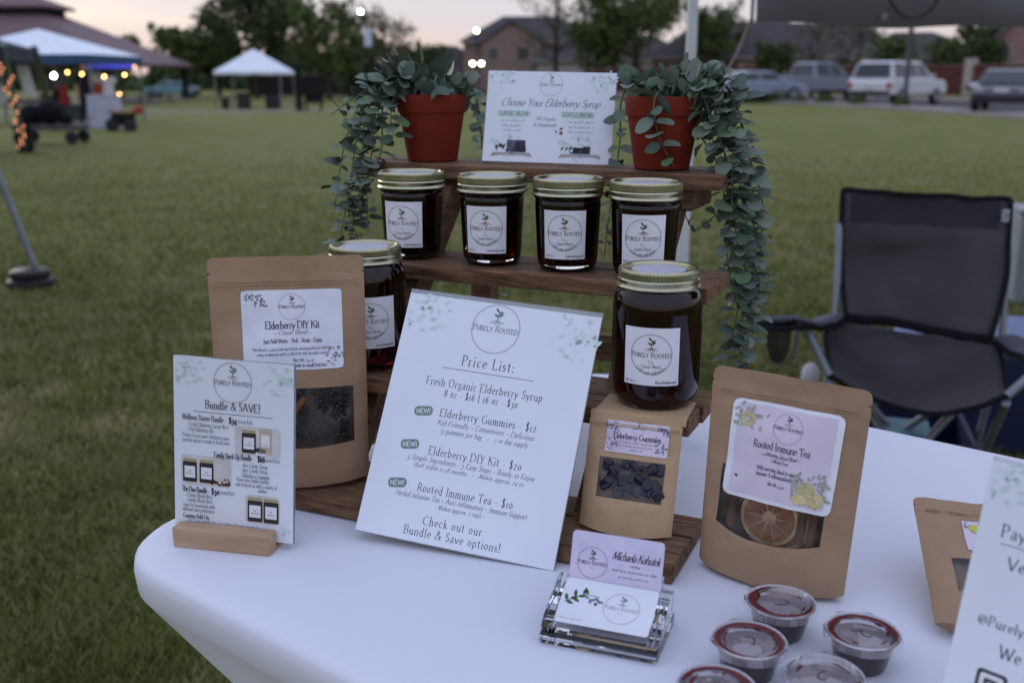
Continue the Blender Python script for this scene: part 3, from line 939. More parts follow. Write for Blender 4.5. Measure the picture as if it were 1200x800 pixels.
def jar_picture(k, x, y, s_, mats_=(0, 7, 2)):
    k.m = 0; k.rrect(x - s_ * .36, y, x + s_ * .36, y + s_ * .88, s_ * .08)
def picture_panel(t, x0, y0, x1, y1, jars, bag=None, bowl=None, berries=None):
    k = Ink(); k.rrect(x0, y0, x1, y1, .004)
    k.build("photo_background", [mat("photo_grey", (.52, .50, .47), .5, (.66, .65, .64), 40)], t, z=.0002)
    mk = [mat("photo_black", (.03, .025, .03), .5), LABEL, mat("photo_gold", (.42, .36, .2), .5), mat("photo_kraft", (.55, .46, .36), .5), SAGE, mat("photo_berry", (.06, .02, .03), .5, (.16, .05, .05), 400)]
    k = Ink()
    if bag:
        k.m = 3; k.rrect(bag[0] - .0065, bag[1], bag[0] + .0065, bag[1] + .025, .0006)
    for (jx, jy, s_) in jars:
        k.m = 0; k.rrect(jx - s_ * .37, jy, jx + s_ * .37, jy + s_ * 1.0, s_ * .06)
        k.m = 2; k.rrect(jx - s_ * .35, jy + s_ * 1.005, jx + s_ * .35, jy + s_ * 1.15, s_ * .04)
    if bowl:
        k.m = 0; k.disc(bowl[0], bowl[1] + .003, .0062, sy=.45)
        k.m = 1; k.poly([(bowl[0] - .0065, bowl[1] + .0022), (bowl[0] - .004, bowl[1] - .0022), (bowl[0] + .004, bowl[1] - .0022), (bowl[0] + .0065, bowl[1] + .0022)])
    if berries:
        rnd = random.Random(5)
        for _ in range(34):
            k.m = 5; k.disc(berries[0] + rnd.uniform(-.010, .010), berries[1] + abs(rnd.gauss(0, .0022)), .0011, 8)
    k.build("photo_print", mk, t, z=.0004)
    k = Ink()
    for (jx, jy, s_) in jars:
        k.m = 1; k.rrect(jx - s_ * .28, jy + s_ * .20, jx + s_ * .28, jy + s_ * .78, s_ * .01)
    if bag:
        k.m = 1; k.rrect(bag[0] - .0045, bag[1] + .007, bag[0] + .0045, bag[1] + .019, .0003)
    k.build("photo_labels", mk, t, z=.0006)
    k = Ink(); k.m = 4
    for (jx, jy, s_) in jars:
        k.leaf(jx, jy + s_ * .5, s_ * .1, R(40)); k.leaf(jx, jy + s_ * .5, s_ * .1, R(140)); k.line([(jx - s_ * .2, jy + s_ * .4), (jx + s_ * .2, jy + s_ * .4)], s_ * .03)
    if bag: k.line([(bag[0] - .003, bag[1] + .009), (bag[0] + .003, bag[1] + .009)], .0005)
    k.build("photo_marks", mk, t, z=.0008)

def bundle_sign():
    yaw, lean = R(12.5), R(5.9)
    M = frame_matrix((-.277, .937, T + .0075), yaw, lean, R(1.0))
    t = thing("bundle_sign", "small upright white bundle price sheet in acrylic, held in a pale wood block", "sign")
    t.matrix_world = M
    w_, h_ = .127, .178
    a = MB(); a.box((0, h_ / 2, -.0024), (w_ + .001, h_ + .001, .0034)); a.build("acrylic_sheet", ACRYLIC, t, bevel=.0004)
    sheet(w_, h_, t)
    sheet(w_, h_, t, "rear_sheet", PAPER, z=-.0046)
    k = Ink()
    corner_wash(k, w_, h_, .030)
    k.m = 6; k.spray(w_ / 2 - .008, .012, .012, 16, 1, 9)
    logo(k, 0, .1560, .0200, False, None, tone=1, ringm=2, wt=.12, plant=(1, 2))
    k.m = 0
    k.text("Bundle & SAVE!", 0, .1285, .0082, .11, sp=.10, fit=.058)
    k.line([(-.042, .1245), (.042, .1245)], .0005)
    L = -.0540
    def row(t_, x, y, size, w__, wt=.080): k.text(t_, x, y - size * .4, size, wt, 'l', sp=.04, fit=w__)
    row("Wellness Starter Bundle - ", L, .118, .0056, .0485, .11); row("$34", -.0040, .118, .0062, .0082, .2); row("(retail $36)", .0055, .118, .0040, .0155)
    row("- 1 Fresh Elderberry Syrup (8oz)", -.0505, .1112, .0042, .046); row("- 1 Diy Elderberry Kit", -.0505, .1060, .0042, .0300)
    row("Perfect if you want elderberry now", L, .1000, .0040, .0500); row("and the option to make it fresh later", L, .0950, .0040, .0505)
    row("Family Stock Up Bundle - ", -.0200, .0822, .0055, .0440, .13); row("$66", .0262, .0822, .0062, .0082, .2); row("(retail $72)", .0355, .0822, .0040, .0140)
    row("- 16oz Classic Syrup", .0080, .0750, .0043, .0290); row("- 16oz Gentle Syrup", .0080, .0700, .0043, .0290); row("- Elderberry Gummies", .0080, .0645, .0043, .0310)
    row("Keep your family healthy", .0045, .0600, .0040, .0340); row("and stocked up with a variety of", .0030, .0550, .0040, .0440); row("options", .0270, .0505, .0040, .0090)
    row("The Duo Bundle - ", -.0550, .0445, .0056, .0310, .13); row("$30", -.0233, .0445, .0062, .0088, .2); row("(retail $32)", -.0130, .0445, .0040, .0145)
    row("- Classic Blend (8oz)", -.0520, .0388, .0043, .0300); row("- Gentle Blend (8oz)", -.0520, .0338, .0043, .0300)
    row("Great for households with", -.0545, .0285, .0040, .0350); row("different taste preferences", -.0545, .0238, .0040, .0345)
    row("Gummy Add-On", L, .0170, .0046, .0280, .13); k.scribble(-.010, .0110, .078, .0036, .11)
    clip_ink(k, w_, h_)
    k.build("print", INKS, t, z=.0009)
    picture_panel(t, .002, .0850, .0500, .1140, [(.0170, .0875, .0200)], bag=(.0345, .0880), bowl=(.0290, .0880))
    picture_panel(t, -.0560, .0495, -.0020, .0800, [(-.0465, .0525, .0205), (-.0285, .0525, .0205)], berries=(-.0130, .0520))
    picture_panel(t, .0130, .0170, .0495, .0455, [(.0235, .0185, .0215), (.0405, .0185, .0215)])
    # the wood block with its slot
    b = thing("wood_sign_block", "short pale oak block with a slot gripping the bundle sheet", "sign holder")
    c = Vector((-.277, .937, T)) - Vector((math.cos(yaw), -math.sin(yaw), 0)) * .004
    b.location = c; b.rotation_euler = (0, 0, -yaw)
    m = MB(); m.box((0, -.0105, .0105), (.103, .017, .021)); m.build("front_rail", PALEWOOD, b, bevel=.0015)
    m = MB(); m.box((0, .0165, .0105), (.103, .018, .021)); m.build("rear_rail", PALEWOOD, b, bevel=.0015)
    m = MB(); m.box((0, .0025, .0016), (.102, .0095, .0032)); m.build("slot_floor", PALEWOOD, b)
bundle_sign()

def top_sign():
    s_ = .915
    M = frame_matrix((.0424, 1.302, T + .3452), R(9.4), R(19), R(1.2))
    t = thing("flavour_sign", "small white landscape flavour card leaning on the top shelf between two pots", "sign")
    t.matrix_world = M
    w_, h_ = .163, .117
    a = MB(); a.box((0, h_ / 2, -.0020), (w_ + .002, h_ + .001, .0030)); a.build("acrylic_panel", ACRYLIC, t, bevel=.0004)
    a = MB()
    lean = R(19); d = .045
    fy, fz = d * math.sin(lean), -d * math.cos(lean)
    a.add([(x, y, z) for x in (-.04, .04) for y, z in ((.045, -.0036), (.042, -.0036), (fy + .001, fz - .001), (fy + .003, fz + .001))],
          [(0, 1, 2, 3), (7, 6, 5, 4), (0, 4, 5, 1), (1, 5, 6, 2), (2, 6, 7, 3), (3, 7, 4, 0)])
    a.build("acrylic_foot", ACRYLIC, t)
    sheet(w_, h_, t)
    k = Ink()
    k.m = 6; k.spray(-w_ / 2 + .018, h_ - .010, .016, 30, 1, 11); k.spray(w_ / 2 - .017, h_ - .013, .018, 34, 1, 12)
    logo(k, 0, .1005, .0145, False, None, tone=1, ringm=2, plant=(1, 2))
    k.m = 1
    k.text("Choose Your Elderberry Syrup", 0, .0720, .0098, .12, italic=.38, sp=.0)
    k.m = 6; k.spray(-.052, .0760, .004, 5); k.spray(.052, .0760, .004, 5)
    for x, l, tx in ((-.045, 0, "CLASSIC BLEND"), (.036, 1, "GENTLE BLEND")):
        k.m = 6; k.rrect(x - .021, .0575, x + .021, .0665, .0042)
    k.m = 1
    for i, y in enumerate((.0515, .0450, .0390)):
        k.scribble(-.046, y, .030 - .004 * i, .0040, .12); k.scribble(.041, y, .030, .0040, .12)
    k.text("All Organic", -.004, .0540, .0048, .12, italic=.2, sp=.03); k.text("& Homemade", -.005, .0460, .0048, .12, italic=.2, sp=.03)
    k.m = 4; k.disc(.0165, .0440, .0022, 8, 1.4, .6, .5); k.disc(.0165, .0385, .0024, 8); k.disc(.010, .0400, .0014, 8)
    for x in (-.045, .042):
        k.m = 6; k.spray(x - .004, .020, .022, 30, 1, 21)
        k.m = 2; k.poly([(x - .027, .006), (x - .010, .009), (x + .014, .009), (x + .027, .006), (x + .024, .012), (x - .024, .012)])
    k.build("print", INKS, t, z=.0002)
    k = Ink()
    for x, l, tx in ((-.045, 0, "CLASSIC BLEND"), (.036, 1, "GENTLE BLEND")):
        k.m = 5; k.text(tx, x, .0597, .0052, .15, sp=.02)
    for x, s2 in ((-.040, 1), (.042, 0)):
        k.m = 0; rnd = random.Random(4 + s2)
        for _ in range(5): k.rrect(x + rnd.uniform(-.012, .006), .0125, x + rnd.uniform(.008, .014), .0125 + rnd.uniform(.006, .016 if s2 else .011), .0006)
        k.m = 3
        for _ in range(16): k.leaf(x + rnd.uniform(-.026, .010), .012 + rnd.uniform(0, .007), .006, rnd.uniform(.3, 2.8), .4)
        k.m = 2; k.scribble(x, .0075, .030, .0030)
    k.build("vignette_print", [mat("berry_print", (.09, .08, .13), .6, (.16, .15, .2), 200)] + INKS[1:], t, z=.0004)
top_sign()

def right_sign():
    yaw, lean = R(45), R(16)
    w_, h_ = .160, .204
    bl = at(1087, 880, T + .005)
    bc = bl + Vector((math.cos(yaw), -math.sin(yaw), 0)) * w_ / 2
    M = frame_matrix(bc, yaw, lean, 0)
    t = thing("payment_sign", "tall white payment sheet in a slanted acrylic stand at the right edge", "sign")
    t.matrix_world = M
    a = MB(); a.box((0, h_ / 2 + .001, -.0022), (w_ + .001, h_ + .003, .0028)); a.build("acrylic_panel", ACRYLIC, t, bevel=.0004)
    a = MB(); a.add(*_strut(w_, .120, .050, R(16))); a.build("acrylic_foot", ACRYLIC, t)
    sheet(w_, h_, t)
    k = Ink()
    corner_wash(k, w_, h_, .030)
    X0 = -w_ / 2
    logo(k, 0, .1790, .0175, False, None, tone=1, ringm=2, plant=(1, 2))
    k.m = 0
    k.text("Payment", X0 + .0150, .1560, .0085, .11, 'l', sp=.14)
    k.line([(X0 + .0160, .1515), (-X0 - .0160, .1515)], .0005)
    k.text("Venmo", X0 + .0230, .1360, .0085, .12, 'l', sp=.12)
    k.text("@PurelyRooted", X0 + .0125, .0965, .0068, .12, 'l', sp=.12)
    k.text("We also accept", X0 + .0300, .0785, .0085, .12, 'l', sp=.13)
    x, y, s_ = X0 + .0290, .0585, .0098
    k.rrect(x - s_, y - s_, x + s_, y + s_, .003)
    k.build("print", INKS, t, z=.0002)
    k = Ink(); k.m = 7; k.rrect(x - s_ * .76, y - s_ * .76, x + s_ * .76, y + s_ * .76, .002); k.build("emblem_white", INKS, t, z=.0004)
    k = Ink(); k.m = 0; k.rrect(x - s_ * .46, y - s_ * .46, x + s_ * .46, y + s_ * .46, .001); k.build("emblem_inner", INKS, t, z=.0006)
    k = Ink(); k.m = 7; k.rrect(x - s_ * .22, y - s_ * .22, x + s_ * .22, y + s_ * .22, .0005); k.build("emblem_core", INKS, t, z=.0008)
right_sign()

# ------------------------------------------------------------------ KRAFT POUCHES
def pouch(t, w_, h_, thk, win, kr, seed=1, curve=0.0, gusset=True, topw=1.0, crease=.0030, round_=.008, winr=None, film=True, bow=0.0, winbulge=0.0):
    """stand-up pouch in its own frame: x across, y up, +z towards the viewer. win = (x0,y0,x1,y1) window"""
    NX, NY = 36, 48
    xs = [-.5 + i / NX for i in range(NX + 1)]
    ys = [j / NY for j in range(NY + 1)]
    if win:      # snap grid lines to the window
        def snap(a, v): 
            i = min(range(len(a)), key=lambda q: abs(a[q] - v)); a[i] = v
        for v in (win[0] / w_, win[2] / w_): snap(xs, v)
        for v in (win[1] / h_, win[3] / h_): snap(ys, v)
    rnd = random.Random(seed)
    def P(s_, t_, side):
        x = s_ * w_ * (1 + (topw - 1) * t_)
        y = t_ * h_
        # rounded top corners
        d = max(0, (abs(s_) - .5) * w_ + round_); e = max(0, (t_ - 1) * h_ + round_)
        if d > 0 and e > 0:
            f_ = math.hypot(d, e)
            if f_ > round_:
                x -= math.copysign(d * (1 - round_ / f_), s_); y -= e * (1 - round_ / f_)
        prof = max(0, 1 - (2 * abs(s_)) ** 2.2) ** .6
        T_ = thk / 2 * prof * (max(0, 1 - t_ / .86) ** .75 * (0.55 + .45 * min(1, t_ * 5)) + .25 * max(0, 1 - t_ * 3))
        if t_ < .10 and gusset: y += (0.10 - t_) * h_ * .0 + (-.006 * (1 - (2 * s_) ** 2) if side > 0 else 0) * (1 - t_ / .10)
        nz = noise.noise(Vector((s_ * 4 + seed, t_ * 5, side * 3))) * crease + noise.noise(Vector((s_ * 11 + seed, t_ * 13, side))) * crease * .4
        edge = min(1, (0.5 - abs(s_)) * 12)
        z = side * (T_ + .0006) + nz * edge + bow * (t_ ** 2)
        if abs(t_ - .885) < .012: z += side * .0009
        if win and winbulge and side > 0: pass
        if win and curve and win[0] / w_ - .001 < s_ < win[2] / w_ + .001 and side > 0:
            c0, c1 = win[1] / h_, win[3] / h_
            q = 1 - ((s_ * w_ - (win[0] + win[2]) / 2) / ((win[2] - win[0]) / 2)) ** 2
            wgt = max(0, 1 - abs(t_ - c0) / .12)
            y -= curve * q * wgt
        return (x, y, z)
    vs, fs, wf = [], [], []
    for side in (1, -1):
        for t_ in ys:
            for s_ in xs: vs.append(P(s_, t_, side))
    n = NX + 1
    off = n * (NY + 1)
    for j in range(NY):
        for i in range(NX):
            inw = win and xs[i] >= win[0] / w_ - 1e-6 and xs[i + 1] <= win[2] / w_ + 1e-6 and ys[j] >= win[1] / h_ - 1e-6 and ys[j + 1] <= win[3] / h_ + 1e-6
            q = (j * n + i, j * n + i + 1, (j + 1) * n + i + 1, (j + 1) * n + i)
            (wf if inw else fs).append(q)
            fs.append((off + q[3], off + q[2], off + q[1], off + q[0]))
    for i in range(NX):
        fs.append((i + 1, i, off + i, off + i + 1)); k = NY * n
        fs.append((k + i, k + i + 1, off + k + i + 1, off + k + i))
    for j in range(NY):
        fs.append((j * n, (j + 1) * n, off + (j + 1) * n, off + j * n))
        fs.append(((j + 1) * n + NX, j * n + NX, off + j * n + NX, off + (j + 1) * n + NX))
    MB().add(vs, fs).build("kraft_pouch_body", kr, t, smooth=True)
    if win and film:
        used = sorted({i for f in wf for i in f}); mp_ = {a: b for b, a in enumerate(used)}
        MB().add([(vs[i][0], vs[i][1], vs[i][2]) for i in used], [tuple(mp_[i] for i in f) for f in wf]).build("window_film", FILM, t, smooth=True)
    # zip ridges
    m = MB()
    for yy in (.878, .892):
        m.tube([(x * w_ * .94, yy * h_, P(x, yy, 1)[2] + .0002) for x in np.linspace(-.5, .5, 15)], .0006, 5)
    m.build("zip_ridge", kr, t, smooth=True)
    for sx in (-1, 1):
        m = MB()
        m.add([(sx * w_ * topw * .5005, h_ * .935, .0012), (sx * w_ * topw * .482, h_ * .930, .0013), (sx * w_ * topw * .5005, h_ * .925, .0012)], [(0, 1, 2)])
        m.build("tear_notch", BLACKP, t)
    return P
def surf(P, w_, h_, dz=.0006):
    def warp(x, y, z):
        q = P(x / w_, y / h_, 1)
        return (q[0], q[1], q[2] + dz + z)
    return warp
def label_patch(t, P, w_, h_, x0, y0, x1, y1, m, dz=.0005, name="paper_label", r=.003):
    W = surf(P, w_, h_, dz)
    vs, fs = [], []
    n = 16
    for j in range(n + 1):
        for i in range(n + 1):
            x = x0 + (x1 - x0) * i / n; y = y0 + (y1 - y0) * j / n
            dx = max(0, abs(x - (x0 + x1) / 2) - (x1 - x0) / 2 + r); dy = max(0, abs(y - (y0 + y1) / 2) - (y1 - y0) / 2 + r)
            if dx > 0 and dy > 0 and math.hypot(dx, dy) > r:
                f_ = r / math.hypot(dx, dy); x -= math.copysign(dx * (1 - f_), x - (x0 + x1) / 2); y -= math.copysign(dy * (1 - f_), y - (y0 + y1) / 2)
            vs.append(W(x, y, 0))
    for j in range(n):
        for i in range(n):
            a = j * (n + 1) + i
            fs.append((a, a + 1, a + n + 2, a + n + 1))
    return MB().add(vs, fs).build(name, m, t, smooth=True)
def densify_ink(k, step=.006): return k

def crumbs(t_or_none, name, label, cat, M, x0, y0, x1, y1, z0, z1, n, r, m, seed=1, kind="stuff"):
    rnd = random.Random(seed)
    b = MB()
    for _ in range(n):
        c = (rnd.uniform(x0, x1), y0 + (y1 - y0) * rnd.random(), rnd.uniform(z0, z1))
        b.ball(c, r * rnd.uniform(.6, 1.3), 5, 4, (rnd.uniform(.7, 1.3), rnd.uniform(.7, 1.3), rnd.uniform(.6, 1.2)))
    o = b.build(name, m)
    o.matrix_world = M
    return tag(o, label, cat, kind=kind)

KBER = mat("dried_elderberries", (.014, .009, .012), .5, (.035, .02, .02), 300)
# tall kit pouch
def kit_pouch():
    M = frame_matrix((-.235, 1.045, T + .0275), R(-7.9), R(4.0), 0)
    t = thing("kit_pouch", "tall kraft pouch on the left with a white kit label and dark window", "pouch")
    t.matrix_world = M
    w_, h_ = .157, .241
    win = (-.054, .042, .064, .102)
    P = pouch(t, w_, h_, .048, win, KRAFT, 2, topw=1.03, round_=.006, curve=.004)
    x0, y0, x1, y1 = -.047, .122, .055, .206
    label_patch(t, P, w_, h_, x0, y0, x1, y1, mat("misty_label_print", (.66, .67, .74), .4, (.74, .75, .82), 25, coat=.2))
    k = Ink()
    cx = (x0 + x1) / 2
    k.m = 1; k.spray(x0 + .014, y1 - .010, .012, 22, 1, 4); k.spray(x1 - .010, y0 + .014, .012, 18, 1, 5)
    logo(k, cx, .1885, .0135, False, None, tone=0, ringm=2, wt=.14, plant=(0, 2))
    k.m = 0
    k.text("Elderberry DIY Kit", cx, .1655, .0078, .13, sp=.02, fit=.055)
    k.text("~ Classic Blend ~", cx, .1592, .0044, .11, italic=.25, sp=.05, fit=.037)
    k.text("Just Add Water • Boil • Strain • Enjoy", cx, .1508, .0046, .12, sp=.0, fit=.060)
    k.text("This blend is a rich, bold and deeply warming blend of elderberry", cx, .1430, .0031, .11, sp=.0, fit=.084)
    k.text("using traditional spices crafted for full-strength support", cx, .1378, .0031, .11, sp=.0, fit=.074)
    k.text("Net Wt. 2.3 oz", cx + .010, .1305, .0034, .13, sp=.02)
    k.text("Made in small batches", cx + .016, .1250, .0038, .14, sp=.0)
    k.build("label_print", INKS, t, surf(P, w_, h_, .0009))
    crumbs(None, "dried_berries", "dark dried berries filling the tall pouch's window", "dried berries", M, -.052, .044, .058, .098, .004, .016, 1100, .0026, KBER, 3)
    b = MB()
    b.tube([(-.006, .068, .0175), (.014, .092, .0185)], .0035, 8)
    o = b.build("cinnamon_stick", mat("cinnamon", (.22, .09, .045), .7, (.14, .06, .03), 40)); o.matrix_world = M
    tag(o, "reddish spice stick among the dark berries in the tall pouch", "cinnamon stick")
kit_pouch()

def lemon(k, x, y, r, half=False, yl=0):
    k.m = yl; k.disc(x, y, r, 16)
def tea_pouch():
    M = frame_matrix((.236, .858, T + .0072), R(33.4), R(5.0), R(.8))
    t = thing("tea_pouch", "kraft pouch with lilac lemon-print label and an orange slice in its window", "pouch")
    t.matrix_world = M
    w_, h_ = .137, .186
    win = (-.050, .044, .046, .098)
    P = pouch(t, w_, h_, .050, win, KRAFT, 5, topw=1.05, round_=.008, curve=.008)
    x0, y0, x1, y1 = -.0465, .072, .0505, .160
    label_patch(t, P, w_, h_, x0, y0, x1, y1, LABEL, .0012, r=.006)
    label_patch(t, P, w_, h_, x0 + .006, y0 + .004, x1 - .006, y1 - .003, LILAC, .0016, "lilac_print", r=.001)
    cx = (x0 + x1) / 2
    YEL = mat("lemon_print", (.58, .50, .24), .5, (.44, .40, .20), 160)
    PAL = mat("lemon_flesh_print", (.70, .62, .36), .5, (.6, .5, .2), 300)
    inks = INKS[:5] + [mat('grey_foliage_print', (.30, .31, .27), .6, (.42, .42, .40), 300)] + [YEL, PAL]
    k = Ink()
    logo(k, cx + .003, .1410, .0130, False, None, tone=0, ringm=2, wt=.15, plant=(0, 2))
    k.m = 0
    k.text("Rooted Immune Tea", cx, .1200, .0070, .11, sp=.0, fit=.050)
    k.text("~ a Warming Spiced Blend ~", cx, .1140, .0036, .11, italic=.2, sp=.02, fit=.034)
    k.text("Caffeine Free", cx, .1092, .0034, .11, sp=.04, fit=.016)
    k.text("With warming blend to support", cx, .1010, .0038, .11, sp=.0, fit=.038)
    k.text("immune & inflammation health", cx, .0960, .0038, .11, sp=.0, fit=.038)
    k.text("Net Wt. 1.5 oz", cx, .0885, .0034, .11, sp=.03, fit=.015)
    k.m = 5; k.spray(x0 + .016, y1 - .015, .015, 40, 1, 7); k.spray(x1 - .020, y0 + .020, .018, 52, 1, 8)
    k.build("label_print", inks, t, surf(P, w_, h_, .0019))
    for i_, (mi_, lx, ly, lr_, ey) in enumerate(((6, x0 + .0155, y1 - .0165, .0065, 1), (6, x1 - .0225, y0 + .0190, .0078, 1), (7, x1 - .0145, y0 + .0120, .0078, .9), (7, x1 - .0265, y0 + .0105, .0070, .62))):
        k = Ink(); k.m = mi_; k.disc(lx, ly, lr_, 16, 1, ey)
        k.build("lemon_art", inks, t, surf(P, w_, h_, .0021 + .0001 * i_))
    k = Ink(); k.m = 6
    k.ring(x1 - .0145, y0 + .0120, .0064, .0006, 20)
    for i in range(7): a = i * 2 * PI / 7; k.line([(x1 - .0145, y0 + .0120), (x1 - .0145 + .006 * math.cos(a), y0 + .0120 + .0055 * math.sin(a))], .0005)
    k.build("lemon_lines", inks, t, surf(P, w_, h_, .0024))
    # dried orange slices inside
    ORP = mat("dried_orange_pulp", (.40, .15, .040), .4, (.20, .06, .018), 120, .6, bdist=.001)
    ORR = mat("dried_orange_pith", (.70, .54, .32), .6, (.45, .26, .10), 90)
    def slice_(px, py, pz, r, ry, lab):
        s_ = thing("orange_slice", lab, "orange slice", group="dried orange slices")
        s_.matrix_world = M @ Matrix.Translation((px, py, pz)) @ Matrix.Rotation(ry, 4, 'Y')
        m = MB().lathe([(r, -.0015), (r + .0008, .0), (r, .0015), (r - .0028, .0018), (r - .0032, .0002)], 40); m.build("rind", ORR, s_, smooth=True)
        for i in range(10):
            a0, a1 = 2 * PI * (i + .015) / 10, 2 * PI * (i + .985) / 10
            b = MB(); pts = [(.0014 * math.cos((a0 + a1) / 2), .0014 * math.sin((a0 + a1) / 2))] + [((r - .0031) * math.cos(a0 + (a1 - a0) * j / 5), (r - .0035) * math.sin(a0 + (a1 - a0) * j / 5)) for j in range(6)]
            n = len(pts)
            b.add([(x, y, .0008) for x, y in pts] + [(x, y, -.0008) for x, y in pts], [tuple(range(n)), tuple(range(2 * n - 1, n - 1, -1))] + [(i_, i_ + n, (i_ + 1) % n + n, (i_ + 1) % n) for i_ in range(n)])
            b.build("segment", ORP, s_, bevel=.0003)
        MB().lathe([(.0005, .001), (r - .003, .0002), (r - .003, -.0006), (.0005, -.0008)], 24).build("membrane", ORR, s_)
    slice_(-.0020, .0575, .0100, .0262, .03, "dried orange slice facing out of the tea pouch window")
    slice_(.0100, .0535, .0060, .0240, .0, "second dried orange slice tucked behind the first in the pouch")
    CIN = mat("cinnamon", (.22, .09, .045), .7, (.14, .06, .03), 40)
    for i, (x, yt, lab) in enumerate(((-.038, .092, "cinnamon stick left of the orange slices inside the tea pouch"), (.026, .094, "cinnamon stick just right of the orange slices inside the tea pouch"), (.036, .088, "cinnamon stick at the right side of the tea pouch window"))):
        b = MB(); b.tube([(x, .040, .009), (x + .003, yt, .010)], .0042, 10)
        o = b.build("cinnamon_stick", CIN, smooth=True); o.matrix_world = M
        tag(o, lab, "cinnamon stick", "cinnamon sticks in the tea pouch")
    crumbs(None, "loose_tea", "dark red loose herbal tea in the pouch window", "loose tea", M, -.046, .034, .042, .060, -.004, .0025, 420, .0024, mat("hibiscus_tea", (.07, .02, .018), .7, (.13, .06, .03), 200), 6)
tea_pouch()

def gummy_pouch():
    p0 = sh(-.272, .9135, .0)
    pb = sh(-.274, .8850, .0)
    GL = math.atan2(.034, .106)
    M = frame_matrix((pb.x, pb.y, T + .0235), R(20), GL, R(.4))
    t = thing("gummy_pouch", "small kraft pouch hanging over the shelf edge below the large right jar", "pouch")
    t.matrix_world = M
    w_, h_ = .092, .1135
    win = (-.031, .029, .034, .068)
    P = pouch(t, w_, h_, .020, win, KRAFT2, 9, topw=1.0, round_=.001, crease=.0018)
    label_patch(t, P, w_, h_, -.0275, .0735, .0345, .1045, LILAC, .0008, r=.0005)
    k = Ink()
    cx = .0035
    rnd = random.Random(2)
    k.m = 0; k.text("Elderberry Gummies", cx, .0875, .0054, .15, sp=.0)
    logo(k, cx, .0985, .0056, False, None, tone=0, ringm=2)
    k.scribble(cx, .0835, .042, .0024); k.scribble(cx, .0800, .034, .0024); k.scribble(cx, .0765, .012, .0024)
    k.m = 5
    for sx in (-1, 1):
        k.spray(cx + sx * .025, .0985, .007, 26, 1, 3 + sx); k.spray(cx + sx * .025, .0815, .0072, 26, 1, 6 + sx)
    k.build("label_print", [INK, INK, TAUPE, GREENINK, ROOTINK, mat("berry_wash_print", (.13, .14, .24), .6), WASH, WHITEINK], t, surf(P, w_, h_, .0012))
    # flap folded over the board and under the jar
    fl = MB()
    pts = [(.104, .0008), (.1075, -.002), (.1092, -.006), (.1093, -.012), (.1093, -.062)]
    vs = []
    Mi = M.inverted()
    for i, (yy, zz) in enumerate(pts):
        for s_ in (-1, 1):
            vs.append((s_ * w_ / 2, yy, zz) if i < 2 else None)
    vs = []
    zt = T + .1305
    ctr = Vector((p0.x, p0.y, 0))
    U = Vector((math.cos(R(20)), -math.sin(R(20)), 0)); V = Vector((math.sin(R(20)), math.cos(R(20)), 0))
    rows = [(.0035, .124, 1.0), (.0045, .1285, 1.0), (.0075, .1306, 1.0), (.012, .1309, 1.0), (.035, .1309, .995), (.062, .1309, .99)]
    for dv, z, k_ in rows:
        for s_ in (-1, -.5, 0, .5, 1):
            q = ctr + U * (s_ * w_ / 2 * k_) + V * dv
            vs.append(Mi @ Vector((q.x, q.y, T + z - (.0001 if z > .1307 else 0))))
    n = 5
    fl.add(vs, [(j * n + i, j * n + i + 1, (j + 1) * n + i + 1, (j + 1) * n + i) for j in range(len(rows) - 1) for i in range(n - 1)])
    fl.build("folded_flap", KRAFT2, t, smooth=True)
    GUM = mat("dark_gummies", (.008, .007, .014), .2, (.022, .022, .045), 60)
    rnd = random.Random(8)
    for i in range(21):
        x = -.021 + .0080 * (i % 7) + rnd.uniform(-.003, .003); y = .0375 + .0115 * (i // 7) + rnd.uniform(-.004, .004)
        b = MB(); b.box((0, 0, 0), (.0105, .0120, .0065), rz=rnd.uniform(-1.5, 1.5))
        o = b.build("gummy", GUM, bevel=.0026, bseg=3)
        o.matrix_world = M @ Matrix.Translation((x, y, .0010 + rnd.uniform(0, .0035) + .0005)) @ Matrix.Rotation(rnd.uniform(-.6, .6), 4, 'X') @ Matrix.Rotation(rnd.uniform(-.5, .5), 4, 'Y')
        tag(o, "dark purple gummy cube behind the small pouch's clear window", "gummy", "gummies in the small pouch")
gummy_pouch()

def lying_pouch():
    M = frame_matrix((.404, .750, T + .0110), R(12), R(69), R(2.0))
    t = thing("reclining_pouch", "kraft pouch leaning far back on the table beside the right-hand sign", "pouch")
    t.matrix_world = M
    w_, h_ = .110, .150
    win = (-.034, .032, .040, .072)
    P = pouch(t, w_, h_, .022, win, KRAFT, 12, topw=1.12, round_=.006, crease=.0034)
    label_patch(t, P, w_, h_, -.020, .082, .045, .122, LILAC, .0008, r=.0005)
    k = Ink(); k.m = 5; k.spray(-.009, .114, .010, 30, 1, 2)
    k.m = 0; k.text("Rooted Immune Tea", .015, .098, .0052, .13, sp=.0); k.scribble(.015, .091, .036, .003)
    k.build("label_print", INKS, t, surf(P, w_, h_, .0012))
    k = Ink(); k.m = 0; k.disc(-.010, .1110, .0058, 14)
    k.build("lemon_art", [mat("lemon_print_bright", (.6, .55, .08), .5)], t, surf(P, w_, h_, .0015))
    m = MB(); m.tube([(-.03, .135, -.004), (-.03, .135, -.05)], .0001, 3)
lying_pouch()

